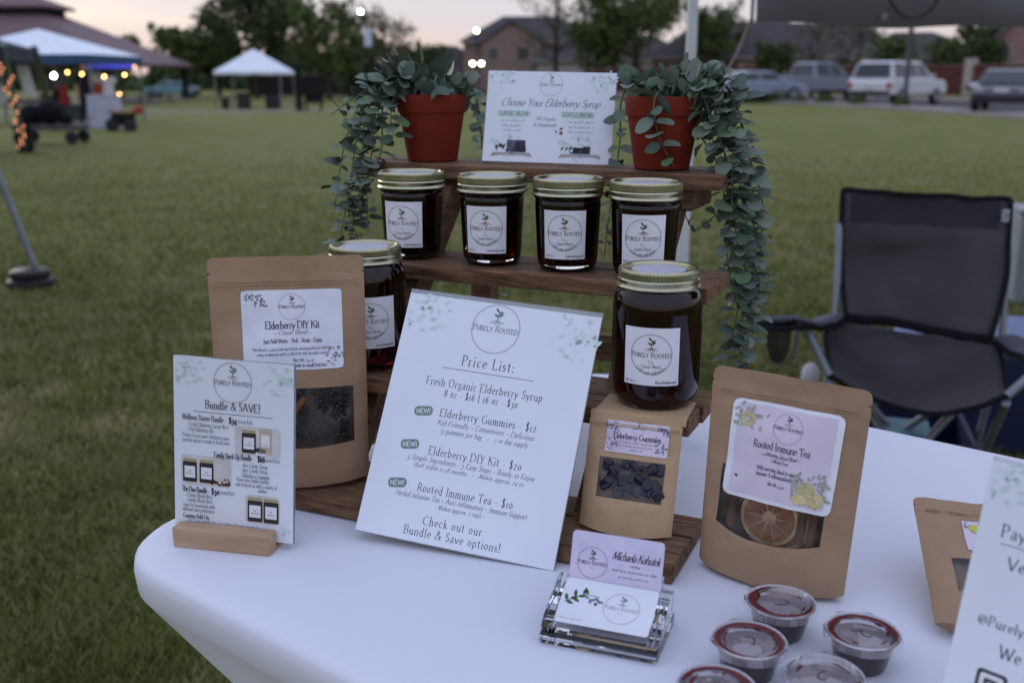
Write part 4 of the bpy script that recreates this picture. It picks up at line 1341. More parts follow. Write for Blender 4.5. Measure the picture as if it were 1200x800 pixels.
# ------------------------------------------------------------------ CARD HOLDER AND CARDS
def card_holder():
    yaw = R(20)
    t = thing("card_holder", "clear acrylic business card block at the front of the table", "card holder", (0, 0, 0), 0)
    u = Vector((math.cos(yaw), -math.sin(yaw), 0)); v = Vector((math.sin(yaw), math.cos(yaw), 0))
    fl = Vector((.022, .752, T)); fw = .098
    t.location = fl + u * fw / 2; t.rotation_euler = (0, 0, -yaw)
    def prism(name, prof, x0, x1):
        n = len(prof)
        b = MB(); b.add([(x0, y, z) for y, z in prof] + [(x1, y, z) for y, z in prof], [tuple(range(n - 1, -1, -1)), tuple(range(n, 2 * n))] + [(i, (i + 1) % n, (i + 1) % n + n, i + n) for i in range(n)])
        return b.build(name, ACRYLICB, t, bevel=.0008)
    h = fw / 2
    prism("base_block", [(0, 0.0005), (.070, 0.0005), (.070, .010), (.050, .012), (.010, .012), (0, .008)], -h, h)
    prism("side_rail", [(.004, .0126), (.060, .0126), (.066, .030), (.060, .036), (.052, .036), (.010, .020)], -h, -h + .010)
    prism("side_rail", [(.004, .0126), (.060, .0126), (.066, .030), (.060, .036), (.052, .036), (.010, .020)], h - .010, h)
    prism("back_rest", [(.0600, .0126), (.0650, .0126), (.0740, .040), (.0690, .040)], -h + .0104, h - .0104)
    k = Ink(); k.m = 0
    k.scribble(0, .0030, .030, .0030, .08)
    base = t.location.copy()
    inksc = INKS[:4] + [mat("rose_gold_ink", (.35, .18, .17), .5)] + INKS[5:]
    # lower card lying on the ramp
    def card(name, label, y, z, lean, m, draw):
        c = thing(name, label, "business card")
        p = base + v * y + Vector((0, 0, z))
        c.matrix_world = frame_matrix(p, yaw, lean, 0)
        sheet(.0795, .050 if lean < 1 else .046, c, "card_stock", m, r=.0035, thick=.0008)
        k = Ink(); draw(k)
        k.build("print", inksc, c, z=.0002)
        return c
    def d1(k):
        x, y = .0125, .0225
        k.m = 2; k.ring(x, y, .0150, .0004)
        k.m = 1; logo(k, x, y, .0145, True, None, tone=2, ringm=7, plant=(1, 2))
        k.m = 3
        k.line([(-.036, .020), (-.028, .027), (-.018, .031), (-.008, .030)], .0006)
        for i, (px, py, a) in enumerate(((-.034, .022, 110), (-.032, .024, 30), (-.028, .027, 100), (-.026, .028, 10), (-.022, .030, 80), (-.018, .031, 120), (-.035, .022, -20), (-.030, .026, -30))):
            k.leaf(px, py, .0078, R(a), .42)
        k.m = 1
        rnd = random.Random(3)
        for _ in range(12): k.disc(rnd.uniform(-.018, -.005), rnd.uniform(.022, .029), .0014, 9)
        k.m = 1; k.scribble(-.026, .004, .020, .0020)
    def d2(k):
        x, y = -.0205, .0245
        logo(k, x, y, .0130, True, None, tone=0, ringm=4, plant=(3, 0), wt=.14)
        k.m = 0
        k.text("Michaela Kohutek", .0165, .0300, .0072, .13, italic=.42, sp=-.02, fit=.041)
        k.m = 2; k.line([(.001, .0262), (.010, .0262)], .0002); k.line([(.023, .0262), (.032, .0262)], .0002)
        k.m = 0; k.text("OWNER", .0165, .0252, .0020, .13, sp=.15)
        k.scribble(.0165, .0205, .038, .0026, .14)
        k.scribble(.0165, .0155, .026, .0024, .12)
        k.m = 1; k.ring(-.0335, .0065, .0018, .0005, 14); k.m = 0
        k.text("Follow us on facebook @PurelyRooted", -.0305, .0055, .0030, .13, 'l', sp=-.01, fit=.046)
        k.m = 6; k.spray(-.034, .041, .006, 20, 1, 2); k.spray(.034, .006, .007, 20, 1, 3)
    card("business_card", "white card with a berry sprig lying low in the acrylic block", .0085, .0185, R(66), mat("white_card", (.74, .74, .80), .45), d1)
    card("business_card", "lilac card with cursive name standing at the back of the acrylic block", .0500, .0270, R(17), mat("lilac_card", (.60, .55, .74), .45, (.68, .62, .79), 40), d2)
card_holder()

# ------------------------------------------------------------------ PORTION CUPS
def cup(loc, stain_seed, label, rz, heavy, mark):
    t = thing("sample_cup", label, "sample cup", loc, rz, "lidded sample cups on the table")
    s_ = .97
    MB().lathe([(.0005, .0008), (.0195 * s_, .0008), (.0205 * s_, .002), (.0262 * s_, .026), (.0290 * s_, .0275)], 40).build("cup_wall", CUPP, t, smooth=True)
    MB().lathe([(.0005, .0014), (.0190 * s_, .0014), (.0250 * s_, .0225), (.0005, .0227)], 32).build("gummy_filling", mat("dark_jelly", (.040, .012, .016), .4, (.10, .030, .030), 90), t, smooth=True)
    # lid: ribbed skirt, rim, groove, raised centre
    n = 96
    vs, fs = [], []
    for z, r0 in ((.0225, .0305), (.0255, .0302), (.0282, .0298)):
        for k in range(n):
            rr = (r0 + (.0006 if k % 3 == 0 else 0)) * s_
            vs.append((rr * math.cos(2 * PI * k / n), rr * math.sin(2 * PI * k / n), z))
    for j in range(2):
        for k in range(n): fs.append((j * n + k, j * n + (k + 1) % n, (j + 1) * n + (k + 1) % n, (j + 1) * n + k))
    MB().add(vs, fs).build("lid_skirt", LIDP, t, smooth=True)
    MB().lathe([(.0298 * s_, .0282), (.0291 * s_, .0296), (.0278 * s_, .0298), (.0268 * s_, .0288), (.0262 * s_, .0268), (.0246 * s_, .0262), (.0236 * s_, .0266), (.0228 * s_, .0274), (.0205 * s_, .0278), (.0120 * s_, .0276), (.0112 * s_, .0280), (.0005, .0280)], 56).build("lid", LIDP, t, smooth=True)
    rnd = random.Random(stain_seed)
    STN = mat("berry_stain", (.13, .008, .010), .25, (.07, .005, .008), 150)
    b = MB()
    def arc(r0, r1, a0, a1, z):
        n_ = max(3, int((a1 - a0) / .16))
        vs = []
        for i in range(n_ + 1):
            a = a0 + (a1 - a0) * i / n_
            e = 1 - abs(2 * i / n_ - 1) ** 4
            j0 = rnd.uniform(-.0003, .0003); mid = (r0 + r1) / 2; hw = (r1 - r0) / 2 * max(.15, e) + j0
            vs += [((mid - hw) * math.cos(a), (mid - hw) * math.sin(a), z), ((mid + hw) * math.cos(a), (mid + hw) * math.sin(a), z)]
        b.add(vs, [(2 * i, 2 * i + 1, 2 * i + 3, 2 * i + 2) for i in range(n_)])
    a0 = rnd.uniform(0, 6)
    arc(.0218, .0274, a0, a0 + heavy, .0287)
    if heavy > 4: arc(.0195, .0212, a0 + .5, a0 + heavy * .6, .0286)
    for _ in range(7):
        a = rnd.uniform(0, 6.28); arc(.0172 + rnd.uniform(0, .002), .0200, a, a + rnd.uniform(.15, .7), .0284)
    for _ in range(3):
        a = rnd.uniform(0, 6.28); arc(.0292, .0300, a, a + rnd.uniform(.2, .6), .0300)
    b.build("berry_stain", STN, t)
    k = Ink(); k.m = 0
    if mark == 0: k.line([(.0045 * math.cos(a) * 1.5, .0045 * math.sin(a)) for a in (0.9, .3, -.4, -1.2, -2.0, -2.6)], .0013)
    else: k.line([(-.008, .002), (-.005, .006), (0, .004), (.002, -.002), (.006, .003), (.009, 0)], .0012)
    k.build("pen_mark", INKS, t, z=.0284)
for i, (px, py, sd_, hv, mk_, lab) in enumerate((
    (915, 706, 3, 4.6, 0, "lidded sample cup nearest the tea pouch, half-ringed with red stain"),
    (878, 751, 5, 6.0, 0, "lidded sample cup in the front left with a full dark red ring"),
    (1011, 741, 9, 5.2, 1, "lidded sample cup on the right with a faint pinkish ring"),
    (966, 792, 14, 1.4, 0, "clearest lidded sample cup, low centre, only streaked with red"),
    (840, 806, 22, 4.4, 1, "lidded sample cup cut off by the bottom edge, red ringed"))):
    p = at(px, py, T + .028)
    cup((p.x, p.y, T + .0006), sd_, lab, i * 1.3, hv, mk_)

# ------------------------------------------------------------------ POTTED EUCALYPTUS
def leaf_mesh(name, m, pointy=0.0, curl=1.0):
    vs = [(0, 0, 0)]
    n = 12
    out_ = []
    for i in range(n):
        a = 2 * PI * i / n
        x = .5 - .5 * math.cos(a); y = .46 * math.sin(a)
        if pointy: y *= (1 - pointy * x); 
        out_.append((x, y, .16 * y * y * 4 * .35 * curl - .14 * curl * (x - .4) ** 2 + .02 * math.sin(a * 3)))
    vs = out_ + [(.18, 0, -.035), (.5, 0, -.045), (.82, 0, -.045)]
    a, b, c = n, n + 1, n + 2
    fs = [(0, 1, a), (1, 2, a), (2, 3, b, a), (3, 4, b), (4, 5, c, b), (5, 6, c), (6, 7, c), (7, 8, b, c), (8, 9, b), (9, 10, a, b), (10, 11, a), (11, 0, a)]
    me = bpy.data.meshes.new(name)
    me.from_pydata(vs, [], fs)
    me.materials.append(m)
    me.polygons.foreach_set("use_smooth", [True] * len(me.polygons))
    return me
LEAFM = [leaf_mesh("leaf", LEAF), leaf_mesh("leaf", LEAF2, 0, 2.2), leaf_mesh("leaf", LEAF, .25, 1.6), leaf_mesh("leaf", LEAF3, .1), leaf_mesh("leaf", LEAF2, .3, .4), leaf_mesh("leaf", LEAF, .1, 2.8), leaf_mesh("leaf", LEAF2, .45, 1.8)]
def catmull(p, n=8):
    p = [Vector(q) for q in p]
    p = [p[0] * 2 - p[1]] + p + [p[-1] * 2 - p[-2]]
    o = []
    for i in range(1, len(p) - 2):
        for j in range(n):
            t = j / n
            o.append(0.5 * ((2 * p[i]) + (p[i + 1] - p[i - 1]) * t + (2 * p[i - 1] - 5 * p[i] + 4 * p[i + 1] - p[i + 2]) * t * t + (3 * p[i] - 3 * p[i + 1] - p[i - 1] + p[i + 2]) * t ** 3))
    o.append(p[-2])
    return o
def strand(t, pts, size=.020, sp_=.0125, rnd=random, taper=.75, leafstart=0.0):
    W = catmull(pts)
    org = t.location
    for q in W: q.z = min(q.z, org.z + .122)
    L = [0]
    for a, b in zip(W, W[1:]): L.append(L[-1] + (b - a).length)
    MB().tube([q - org for q in W], [.0012 * (1 - .5 * l / L[-1]) for l in L], 5).build("stem", STEM, t, smooth=True)
    d = leafstart * L[-1]; tw = rnd.uniform(0, 3)
    while d < L[-1]:
        i = max(j for j in range(len(L)) if L[j] <= d)
        i = min(i, len(W) - 2)
        q = W[i].lerp(W[i + 1], (d - L[i]) / max(1e-6, L[i + 1] - L[i]))
        tan = (W[i + 1] - W[i]).normalized()
        ax = Vector((1, 0, 0)) if abs(tan.x) < .8 else Vector((0, 1, 0))
        a = (ax - tan * ax.dot(tan)).normalized(); b = tan.cross(a)
        for s_ in (0, PI):
            ang = tw + s_ + rnd.uniform(-.35, .35)
            dr = (a * math.cos(ang) + b * math.sin(ang)) + tan * rnd.uniform(-.1, .5) + Vector((0, 0, rnd.uniform(-.15, .1)))
            dr.normalize()
            nrm = (-tan * .55 + Vector((rnd.uniform(-.5, .5), rnd.uniform(-.9, .1), rnd.uniform(.1, .8))))
            yv = nrm.cross(dr).normalized(); zv = dr.cross(yv)
            k = size * 1.28 * rnd.uniform(.58, 1.22) * (1 - (1 - taper) * d / L[-1])
            M = Matrix((dr * k, yv * k, zv * k)).transposed().to_4x4()
            M.translation = q - org + dr * .0015
            if (q - org).z < .132: inst(rnd.choice(LEAFM), "leaf", t, M=M)
        tw += PI / 2 + rnd.uniform(-.3, .3)
        d += sp_ * 1.0 * rnd.uniform(.8, 1.3)
def make_pot(t, h=.084, r=.0465):
    b = r * .70
    rim = h * .28
    prof = [(b - .002, 0), (b, .001), (b + (r * .90 - b) * .98, h - rim - .001), (r * .90, h - rim), (r * .945, h - rim + .001), (r * .955, h - rim + .003), (r * .995, h - .002), (r * .985, h), (r * .93, h), (r * .92, h - .010)]
    MB().lathe([(.0005, .0)] + prof + [(.0005, h - .010)], 56).build("pot", TERRA, t, smooth=True)
    b_ = MB().lathe([(.0005, h - .006), (r * .6, h - .0065), (r * .92, h - .0085)], 24); b_.build("soil", SOIL, t)
def plant(label, loc, strands, seed, tuft=16):
    rnd = random.Random(seed)
    t = thing("potted_eucalyptus", label, "potted plant", loc, 0, "trailing eucalyptus in terracotta pots")
    make_pot(t)
    for s_ in strands:
        strand(t, s_[0], s_[1] if len(s_) > 1 else .020, s_[2] if len(s_) > 2 else .0125, rnd)
    top = Vector(loc) + Vector((0, 0, .082))
    for i in range(tuft):
        a = rnd.uniform(0, 2 * PI); r = rnd.uniform(.012, .036)
        h = rnd.uniform(.006, .020)
        p0 = top + Vector((r * .4 * math.cos(a), r * .4 * math.sin(a), -.006))
        p1 = top + Vector((r * math.cos(a), r * math.sin(a), h * .7))
        p2 = top + Vector((r * 1.7 * math.cos(a), r * 1.7 * math.sin(a), h * .8))
        strand(t, [p0, p1, p2], .0185, .0105, rnd, leafstart=.25)
    return t
pl = sh(-.648, 1.200, .3442)
y0 = pl.y
def W_(pts): return [atY(*p) for p in pts]
TL = pl + Vector((0, 0, .084))
plant("left terracotta pot with long grey-green eucalyptus trailing down its left side", tuple(pl), [
    ([TL, *W_([(468, 88, y0 - .01), (440, 100, y0 - .02), (420, 150, y0 - .03), (412, 205, y0 - .04), (402, 262, y0 - .04), (398, 284, y0 - .04)])], .021, .0115),
    ([TL, *W_([(460, 78, y0), (432, 110, y0 - .01), (438, 160, y0 - .02), (430, 215, y0 - .03), (432, 268, y0 - .03)])], .020, .0115),
    ([TL, *W_([(462, 96, y0 - .02), (448, 130, y0 - .03), (446, 180, y0 - .04), (420, 230, y0 - .04), (412, 278, y0 - .04)])], .020, .012),
    ([TL, *W_([(455, 92, y0), (425, 108, y0), (402, 124, y0), (388, 135, y0)])], .017, .014),
    ([TL, *W_([(470, 90, y0 - .03), (462, 112, y0 - .045), (458, 140, y0 - .05), (462, 160, y0 - .05)])], .021, .013),
    ([TL, *W_([(540, 96, y0), (556, 110, y0), (563, 140, y0 + .01), (566, 176, y0 + .01)])], .017, .012),
    ([TL, *W_([(500, 78, y0), (470, 70, y0), (452, 76, y0)])], .026, .013),
    ([TL, *W_([(520, 90, y0), (545, 92, y0), (556, 100, y0)])], .020, .012),
    ([TL, *W_([(530, 100, y0 + .03), (560, 140, y0 + .06), (572, 250, y0 + .07), (590, 335, y0 + .07), (586, 348, y0 + .07)])], .017, .022),
    ([TL, *W_([(470, 92, y0 - .02), (446, 104, y0 - .03), (428, 140, y0 - .035), (424, 190, y0 - .04), (408, 240, y0 - .045), (420, 282, y0 - .045)])], .019, .0115),
    ([TL, *W_([(466, 84, y0 + .01), (436, 96, y0 + .01), (410, 150, y0), (398, 200, y0 - .01), (392, 250, y0 - .02)])], .018, .012),
    ([TL, *W_([(475, 92, y0 - .03), (455, 92, y0 - .04), (442, 112, y0 - .05), (436, 145, y0 - .05)])], .020, .011),
], 11, 18)
pr = sh(-.339, 1.200, .3442)
y0 = pr.y
TR = pr + Vector((0, 0, .084))
plant("right terracotta pot with a long thick eucalyptus garland falling over the shelf end", tuple(pr), [
    ([TR, *W_([(815, 92, y0), (848, 108, y0 - .01), (862, 160, y0 - .02), (878, 220, y0 - .02), (884, 300, y0 - .03), (876, 370, y0 - .04), (868, 425, y0 - .04)])], .021, .0105),
    ([TR, *W_([(812, 100, y0 - .02), (838, 130, y0 - .03), (850, 185, y0 - .03), (866, 250, y0 - .04), (872, 320, y0 - .05), (860, 385, y0 - .05), (852, 430, y0 - .05)])], .021, .011),
    ([TR, *W_([(820, 86, y0 + .01), (858, 112, y0 + .01), (875, 175, y0), (893, 235, y0), (890, 310, y0 - .01), (888, 400, y0 - .02)])], .019, .0115),
    ([TR, *W_([(805, 96, y0 - .03), (828, 125, y0 - .04), (842, 160, y0 - .05), (858, 215, y0 - .05), (852, 300, y0 - .05), (864, 360, y0 - .05)])], .020, .012),
    ([TR, *W_([(835, 180, y0 - .03), (848, 235, y0 - .04), (826, 262, y0 - .04), (812, 268, y0 - .04), (800, 246, y0 - .04)])], .014, .014),
    ([TR, *W_([(772, 108, y0 - .040), (766, 125, y0 - .055), (772, 160, y0 - .050), (790, 196, y0 - .045)])], .019, .0165),
    ([TR, *W_([(742, 100, y0 + .02), (728, 120, y0 + .04), (726, 170, y0 + .05), (714, 250, y0 + .06), (708, 300, y0 + .06)])], .018, .016),
    ([TR, *W_([(760, 92, y0), (744, 92, y0), (732, 104, y0)])], .022, .012),
    ([TR, *W_([(790, 86, y0), (830, 90, y0), (862, 96, y0), (872, 118, y0)])], .021, .0105),
    ([TR, *W_([(795, 96, y0 - .03), (830, 104, y0 - .04), (852, 120, y0 - .04)])], .021, .0105),
    ([TR, *W_([(810, 92, y0 + .01), (850, 100, y0), (868, 140, y0 - .01), (880, 200, y0 - .01), (874, 270, y0 - .02), (882, 340, y0 - .03), (874, 400, y0 - .03)])], .019, .011),
    ([TR, *W_([(815, 98, y0 - .02), (844, 112, y0 - .03), (856, 150, y0 - .04), (868, 200, y0 - .04), (862, 270, y0 - .05), (880, 350, y0 - .05), (866, 410, y0 - .05)])], .020, .011),
    ([TR, *W_([(805, 98, y0 - .03), (822, 108, y0 - .045), (832, 140, y0 - .05), (836, 170, y0 - .05)])], .020, .011),
], 23, 16)

# ------------------------------------------------------------------ CAMP CHAIR
def camp_chair():
    t = thing("camp_chair", "folding charcoal camp chair with mesh cup holder, standing behind the table on the grass", "camp chair")
    # corner points seen in the photograph, set at real distances
    A_ = atY(987, 223, 2.86); B_ = atY(1184, 234, 2.78)
    Cc = atY(990, 372, 2.72); D_ = atY(1160, 398, 2.60)
    Am = atY(984, 300, 2.83); Bm = atY(1178, 330, 2.68)
    E_ = atY(966, 392, 2.70); F_ = atY(1172, 412, 2.55)
    Gf = atY(972, 440, 2.36); Hf = atY(1180, 464, 2.24)
    t.location = (0, 0, 0)
    def cloth(name, rows, m, sag, N=18, thick=.004):
        # rows: list of (left, right)
        vs = []
        Ls = catmull([r[0] for r in rows], 6); Rs = catmull([r[1] for r in rows], 6)
        n = len(Ls)
        for j in range(n):
            for i in range(N + 1):
                s_ = i / N
                p = Ls[j].lerp(Rs[j], s_)
                q = sag(s_, j / (n - 1))
                nz = noise.noise(Vector((s_ * 3, j * .25, 2.0))) * .016 * math.sin(PI * s_) + noise.noise(Vector((s_ * 7 + j * .3, j * .5, 5.0))) * .006
                vs.append(p + Vector((0, q[0] + nz, q[1] + nz * .5)))
        fs = [(j * (N + 1) + i, j * (N + 1) + i + 1, (j + 1) * (N + 1) + i + 1, (j + 1) * (N + 1) + i) for j in range(n - 1) for i in range(N)]
        o = MB().add(vs, fs).build(name, m, t, smooth=True)
        sol = o.modifiers.new("thickness", 'SOLIDIFY'); sol.thickness = thick
        return o, Ls, Rs, vs
    sagb = lambda s_, v: (.055 * math.sin(PI * s_) * (.3 + v * .7), -.004 * math.sin(PI * s_))
    rowsb = [(A_, B_), (Am.lerp(A_, .35), Bm.lerp(B_, .45)), (Am + Vector((.004, 0, -.02)), Bm), (Cc, D_)]
    o, Ls, Rs, vb = cloth("backrest", rowsb, CHAIRFAB, sagb)
    MB().tube([p + Vector((0, -.004, 0)) for p in Ls], .0075, 6).build("binding", CHAIRTRIM, t, smooth=True)
    MB().tube([p + Vector((0, -.004, 0)) for p in Rs], .0075, 6).build("binding", CHAIRTRIM, t, smooth=True)
    MB().tube([vb[i] for i in range(19)], .009, 6).build("binding", CHAIRTRIM, t, smooth=True)
    k = MB(); n = 6 * (19)
    hp = [vb[j * 19 + i] + Vector((0, -.006, 0)) for j in range(0, 5) for i in range(1, 18)]
    k.add(hp, [(j * 17 + i, j * 17 + i + 1, (j + 1) * 17 + i + 1, (j + 1) * 17 + i) for j in range(4) for i in range(16)])
    k.build("head_panel", mat("dark_slate_cloth", (.036, .035, .042), .8), t, smooth=True)
    nB = len(vb) // 19
    MB().tube([vb[(nB - 1) * 19 + i] + Vector((0, -.006, 0)) for i in range(19)], .013, 6).build("cross_strap", CHAIRTRIM, t, smooth=True)
    sags = lambda s_, v: (0, -.085 * math.sin(PI * s_) * min(1, v * 2.2) * (1 - v * .25))
    seat, Ls2, Rs2, vsn = cloth("seat", [(Cc + Vector((-.015, 0, -.012)), D_ + Vector((.015, 0, -.012))), (E_, F_), (Gf.lerp(E_, .5), Hf.lerp(F_, .5)), (Gf, Hf)], CHAIRFAB, sags)
    nS = len(vsn) // 19
    MB().tube([vsn[(nS - 1) * 19 + i] for i in range(19)], .007, 6).build("seat_hem", CHAIRTRIM, t, smooth=True)
    MB().tube(Ls2, .006, 6).build("binding", CHAIRTRIM, t, smooth=True)
    MB().tube(Rs2, .006, 6).build("binding", CHAIRTRIM, t, smooth=True)
    def pole(a, b, r=.0105, name="frame_tube", m=STEEL): return MB().tube([a, b], r, 10).build(name, m, t, smooth=True)
    def ground_at(x, y): return Vector((x, y, gz(x, y) + .012))
    pBL = ground_at(Cc.x - .02, Cc.y + .10); pBR = ground_at(D_.x + .03, D_.y + .12)
    pFL = ground_at(Gf.x - .0, Gf.y + .02); pFR = ground_at(Hf.x + .01, Hf.y + .0)
    armL = atY(981, 376, 2.74); armR = atY(1176, 402, 2.62)
    pole(atY(984, 262, 2.845), armL + Vector((0, .01, -.02))); pole(armL, pFL.lerp(Gf, .15) + Vector((.05, .25, 0)))
    pole(atY(1181, 290, 2.74), armR + Vector((0, .01, -.02))); pole(armR, pBR)
    # crossed legs under the seat: each front foot to the opposite rear corner of the seat, and side crosses
    pole(pFL, F_.lerp(Hf, .1) + Vector((0, 0, -.02))); pole(pFR, E_.lerp(Gf, .1) + Vector((0, 0, -.02)))
    pole(pBL, Gf + Vector((0, 0, -.015))); pole(pBR, Hf + Vector((0, 0, -.015)))
    pole(pBL, F_ + Vector((0, .02, -.05))); pole(pBR, E_ + Vector((0, .02, -.05)))
    # front arm posts and armrests
    aFL = atY(944, 384, 2.42); aFR = atY(1230, 420, 2.26)
    pole(aFL, Gf + Vector((0, 0, .0))); pole(aFR, Hf + Vector((0, 0, 0)))
    def arm(pts, wds, name="armrest"):
        vs = []
        for p, wv in zip(pts, wds):
            d = Vector((1, 0.25, 0)).normalized()
            vs += [p - d * wv, p + d * wv]
        o = MB().add(vs, [(2 * i, 2 * i + 1, 2 * i + 3, 2 * i + 2) for i in range(len(pts) - 1)]).build(name, mat("armrest_cloth", (.11, .115, .145), .7), t, smooth=True)
        s_ = o.modifiers.new("t", 'SOLIDIFY'); s_.thickness = .012
        for e in (0, 1):
            MB().tube([vs[2 * i + e] + Vector((0, 0, -.004)) for i in range(len(pts))], .008, 6).build("binding", CHAIRTRIM, t, smooth=True)
    arm([armL + Vector((0, 0, .01)), armL.lerp(aFL, .5) + Vector((0, 0, .0)), aFL, atY(908, 376, 2.30)], [.030, .045, .040, .045])
    arm([armR + Vector((0, 0, .01)), armR.lerp(aFR, .5), aFR], [.030, .045, .045])
    # cup holder: ring and net
    c = atY(914, 380, 2.30)
    m = MB(); m.tube([c + Vector((.045 * math.cos(a), .045 * math.sin(a), 0)) for a in np.linspace(0, 2 * PI, 20)], .006, 6)
    m.build("cup_ring", CHAIRTRIM, t, smooth=True)
    MB().lathe([(.045, 0), (.044, -.04), (.040, -.075), (.032, -.088)], 20, tuple(c)).build("cup_net", MESHN, t, smooth=True)
    MB().lathe([(.034, -.080), (.032, -.090), (.0005, -.092)], 20, tuple(c)).build("cup_base", mat("grey_violet_cloth", (.10, .09, .13), .7), t, smooth=True)
    for p in (pBL, pBR, pFL, pFR):
        MB().box(tuple(p + Vector((0, 0, -.002))), (.05, .05, .018)).build("foot", CHAIRTRIM, t, bevel=.004)
    q = atY(1176, 252, 2.755)
    k = MB(); k.box(tuple(q + Vector((0, -.012, 0))), (.018, .003, .034)); k.build("logo_tag", mat("pale_tag", (.45, .47, .52), .5), t)
    k = MB(); k.tube([q + Vector((-.004, -.0145, .008)), q + Vector((.004, -.0145, 0)), q + Vector((-.004, -.0145, -.008))], .0016, 5); k.build("tag_mark", INK, t)
camp_chair()

# ------------------------------------------------------------------ STUFF BEHIND THE CHAIR
def cooler():
    c = atY(1172, 398, 3.15)
    g0 = gz(c.x, c.y)
    t = thing("cooler", "navy cooler with a pale blue lid behind the camp chair", "cooler", (c.x + .10, 3.35, g0), R(-20))
    h = c.z - g0
    MB().box((0, 0, h * .44), (.62, .38, h * .88), taper=1.05).build("cooler_body", NAVY, t, bevel=.02)
    MB().box((0, 0, h * .93), (.68, .43, h * .10)).build("lid", LIDBLUE, t, bevel=.015)
    MB().tube([(-.36, -.1, h * .5), (-.39, -.1, h * .56), (-.39, .1, h * .56), (-.36, .1, h * .5)], .012).build("handle", NAVY, t)
    t2 = thing("supply_tote", "open navy supply tote on the grass under the camp chair", "tote box", (1.02, 2.75, 0), R(-15))
    for nm, c_, d_ in (("side_panel", (0, -.16, .13), (.50, .012, .26)), ("side_panel", (0, .16, .13), (.50, .012, .26)), ("end_panel", (-.25, 0, .13), (.012, .308, .26)), ("end_panel", (.25, 0, .13), (.012, .308, .26)), ("base_panel", (0, 0, .006), (.488, .308, .012))):
        MB().box(c_, d_).build(nm, NAVY, t2, bevel=.003)
    for (x, y, z, d, m, lab) in ((1.10, 2.70, .16, (.12, .14, .20), mat("teal_box", (.10, .25, .32), .5), "small teal carton standing in the navy tote"), (.94, 2.76, .14, (.10, .12, .17), mat("tan_box", (.34, .27, .19), .6), "small tan carton standing in the navy tote")):
        o = MB().box((0, 0, 0), d, rz=-.3).build("carton", m, bevel=.004); o.location = (x, y, z); tag(o, lab, "carton")
    q = at(1203, 352, 0)
    t3 = thing('storage_bin', 'pale grey upright bin on the grass beyond the cooler', 'bin', (q.x, q.y, 0), R(-15))
    MB().box((0, 0, .24), (.20, .26, .48), taper=1.05).build('bin_body', mat('pale_grey_bin', (.26, .30, .33), .5), t3, bevel=.015)
    MB().box((0, 0, .50), (.23, .29, .035)).build('lid', mat('pale_grey_bin', (.26, .30, .33)), t3, bevel=.008)
    # white bag
    q = atY(955, 446, 2.9)
    m = MB().ball((0, 0, 0), .028, 12, 8, (1.0, .7, 1.5))
    o = m.build("white_sack", mat("white_cloth_sack", (.6, .6, .62), .8), smooth=True); o.location = (q.x, q.y + .05, max(q.z, .06)); tag(o, "small white sack hanging behind the chair's left arm", "sack")
cooler()

# ------------------------------------------------------------------ VENDOR TENT AND BANNER (right)
def tent(label, corners, eave, apex, roofm, vm, legm=STEEL, valance=.22, name="canopy_tent", legs=(0, 1, 2, 3), leg_r=.018, vent=False, group=None, leaning=0.0):
    cx = sum(c[0] for c in corners) / 4; cy = sum(c[1] for c in corners) / 4
    g0 = gz(cx, cy)
    t = thing(name, label, "canopy tent", (cx, cy, g0), 0, group)
    P_ = [Vector((c[0] - cx, c[1] - cy, 0)) for c in corners]
    ov = 1.03
    m = MB()
    E = [p * ov + Vector((0, 0, eave)) for p in P_]
    top = Vector((0, 0, apex))
    K = 6
    for i in range(4):
        a, b = E[i], E[(i + 1) % 4]
        vs = []
        for r_ in range(K + 1):
            f_ = r_ / K
            for c_ in range(K + 1):
                p = a.lerp(b, c_ / K).lerp(top, f_)
                p.z -= .10 * math.sin(PI * f_) * math.sin(PI * c_ / K) * (1 - f_)
                vs.append(p)
        m.add(vs, [(r_ * (K + 1) + c_, r_ * (K + 1) + c_ + 1, (r_ + 1) * (K + 1) + c_ + 1, (r_ + 1) * (K + 1) + c_) for r_ in range(K) for c_ in range(K)])
    m.build("roof", roofm, t, smooth=False)
    for i in range(4):
        a, b = E[i], E[(i + 1) % 4]
        k = MB(); vs = []
        for c_ in range(9):
            p = a.lerp(b, c_ / 8)
            vs += [p, p - Vector((0, 0, valance + .02 * math.sin(c_ * 2.1)))]
        k.add(vs, [(2 * c_, 2 * c_ + 1, 2 * c_ + 3, 2 * c_ + 2) for c_ in range(8)])
        k.build("valance", vm, t)
    for i in legs:
        p = P_[i]
        gg = gz(cx + p.x, cy + p.y) - g0
        o_ = p * (leaning)
        MB().box((p.x + o_.x * .5, p.y + o_.y * .5, (gg + eave * .5) / 2), (leg_r * 2, leg_r * 2, eave * .5 - gg), M=None).build("leg", legm, t, bevel=.002)
        MB().box((p.x, p.y, eave * .74), (leg_r * 1.6, leg_r * 1.6, eave * .5)).build("upper_leg", legm, t)
        MB().box((p.x, p.y, eave * .5), (leg_r * 2.6, leg_r * 2.6, .07)).build("leg_catch", BLACKP, t)
        MB().box((p.x, p.y, gg + .006), (.09, .09, .010)).build("foot_plate", legm, t)
    return t
A_ = (.5385, 3.2); 
B_ = (2.86, 5.32)
nx_, ny_ = .726, -.687
Cn = (A_[0] + 3.03 * nx_, A_[1] + 3.03 * ny_); Dn = (B_[0] + 3.03 * nx_, B_[1] + 3.03 * ny_)
tent("own white-legged vendor canopy, its near leg rising behind the stand", [A_, B_, Dn, Cn], 2.15, 3.1, mat("grey_canopy", (.30, .31, .34), .7), mat("grey_canopy", (.3, .31, .34)), WHITESTEEL, .20, leg_r=.0175)

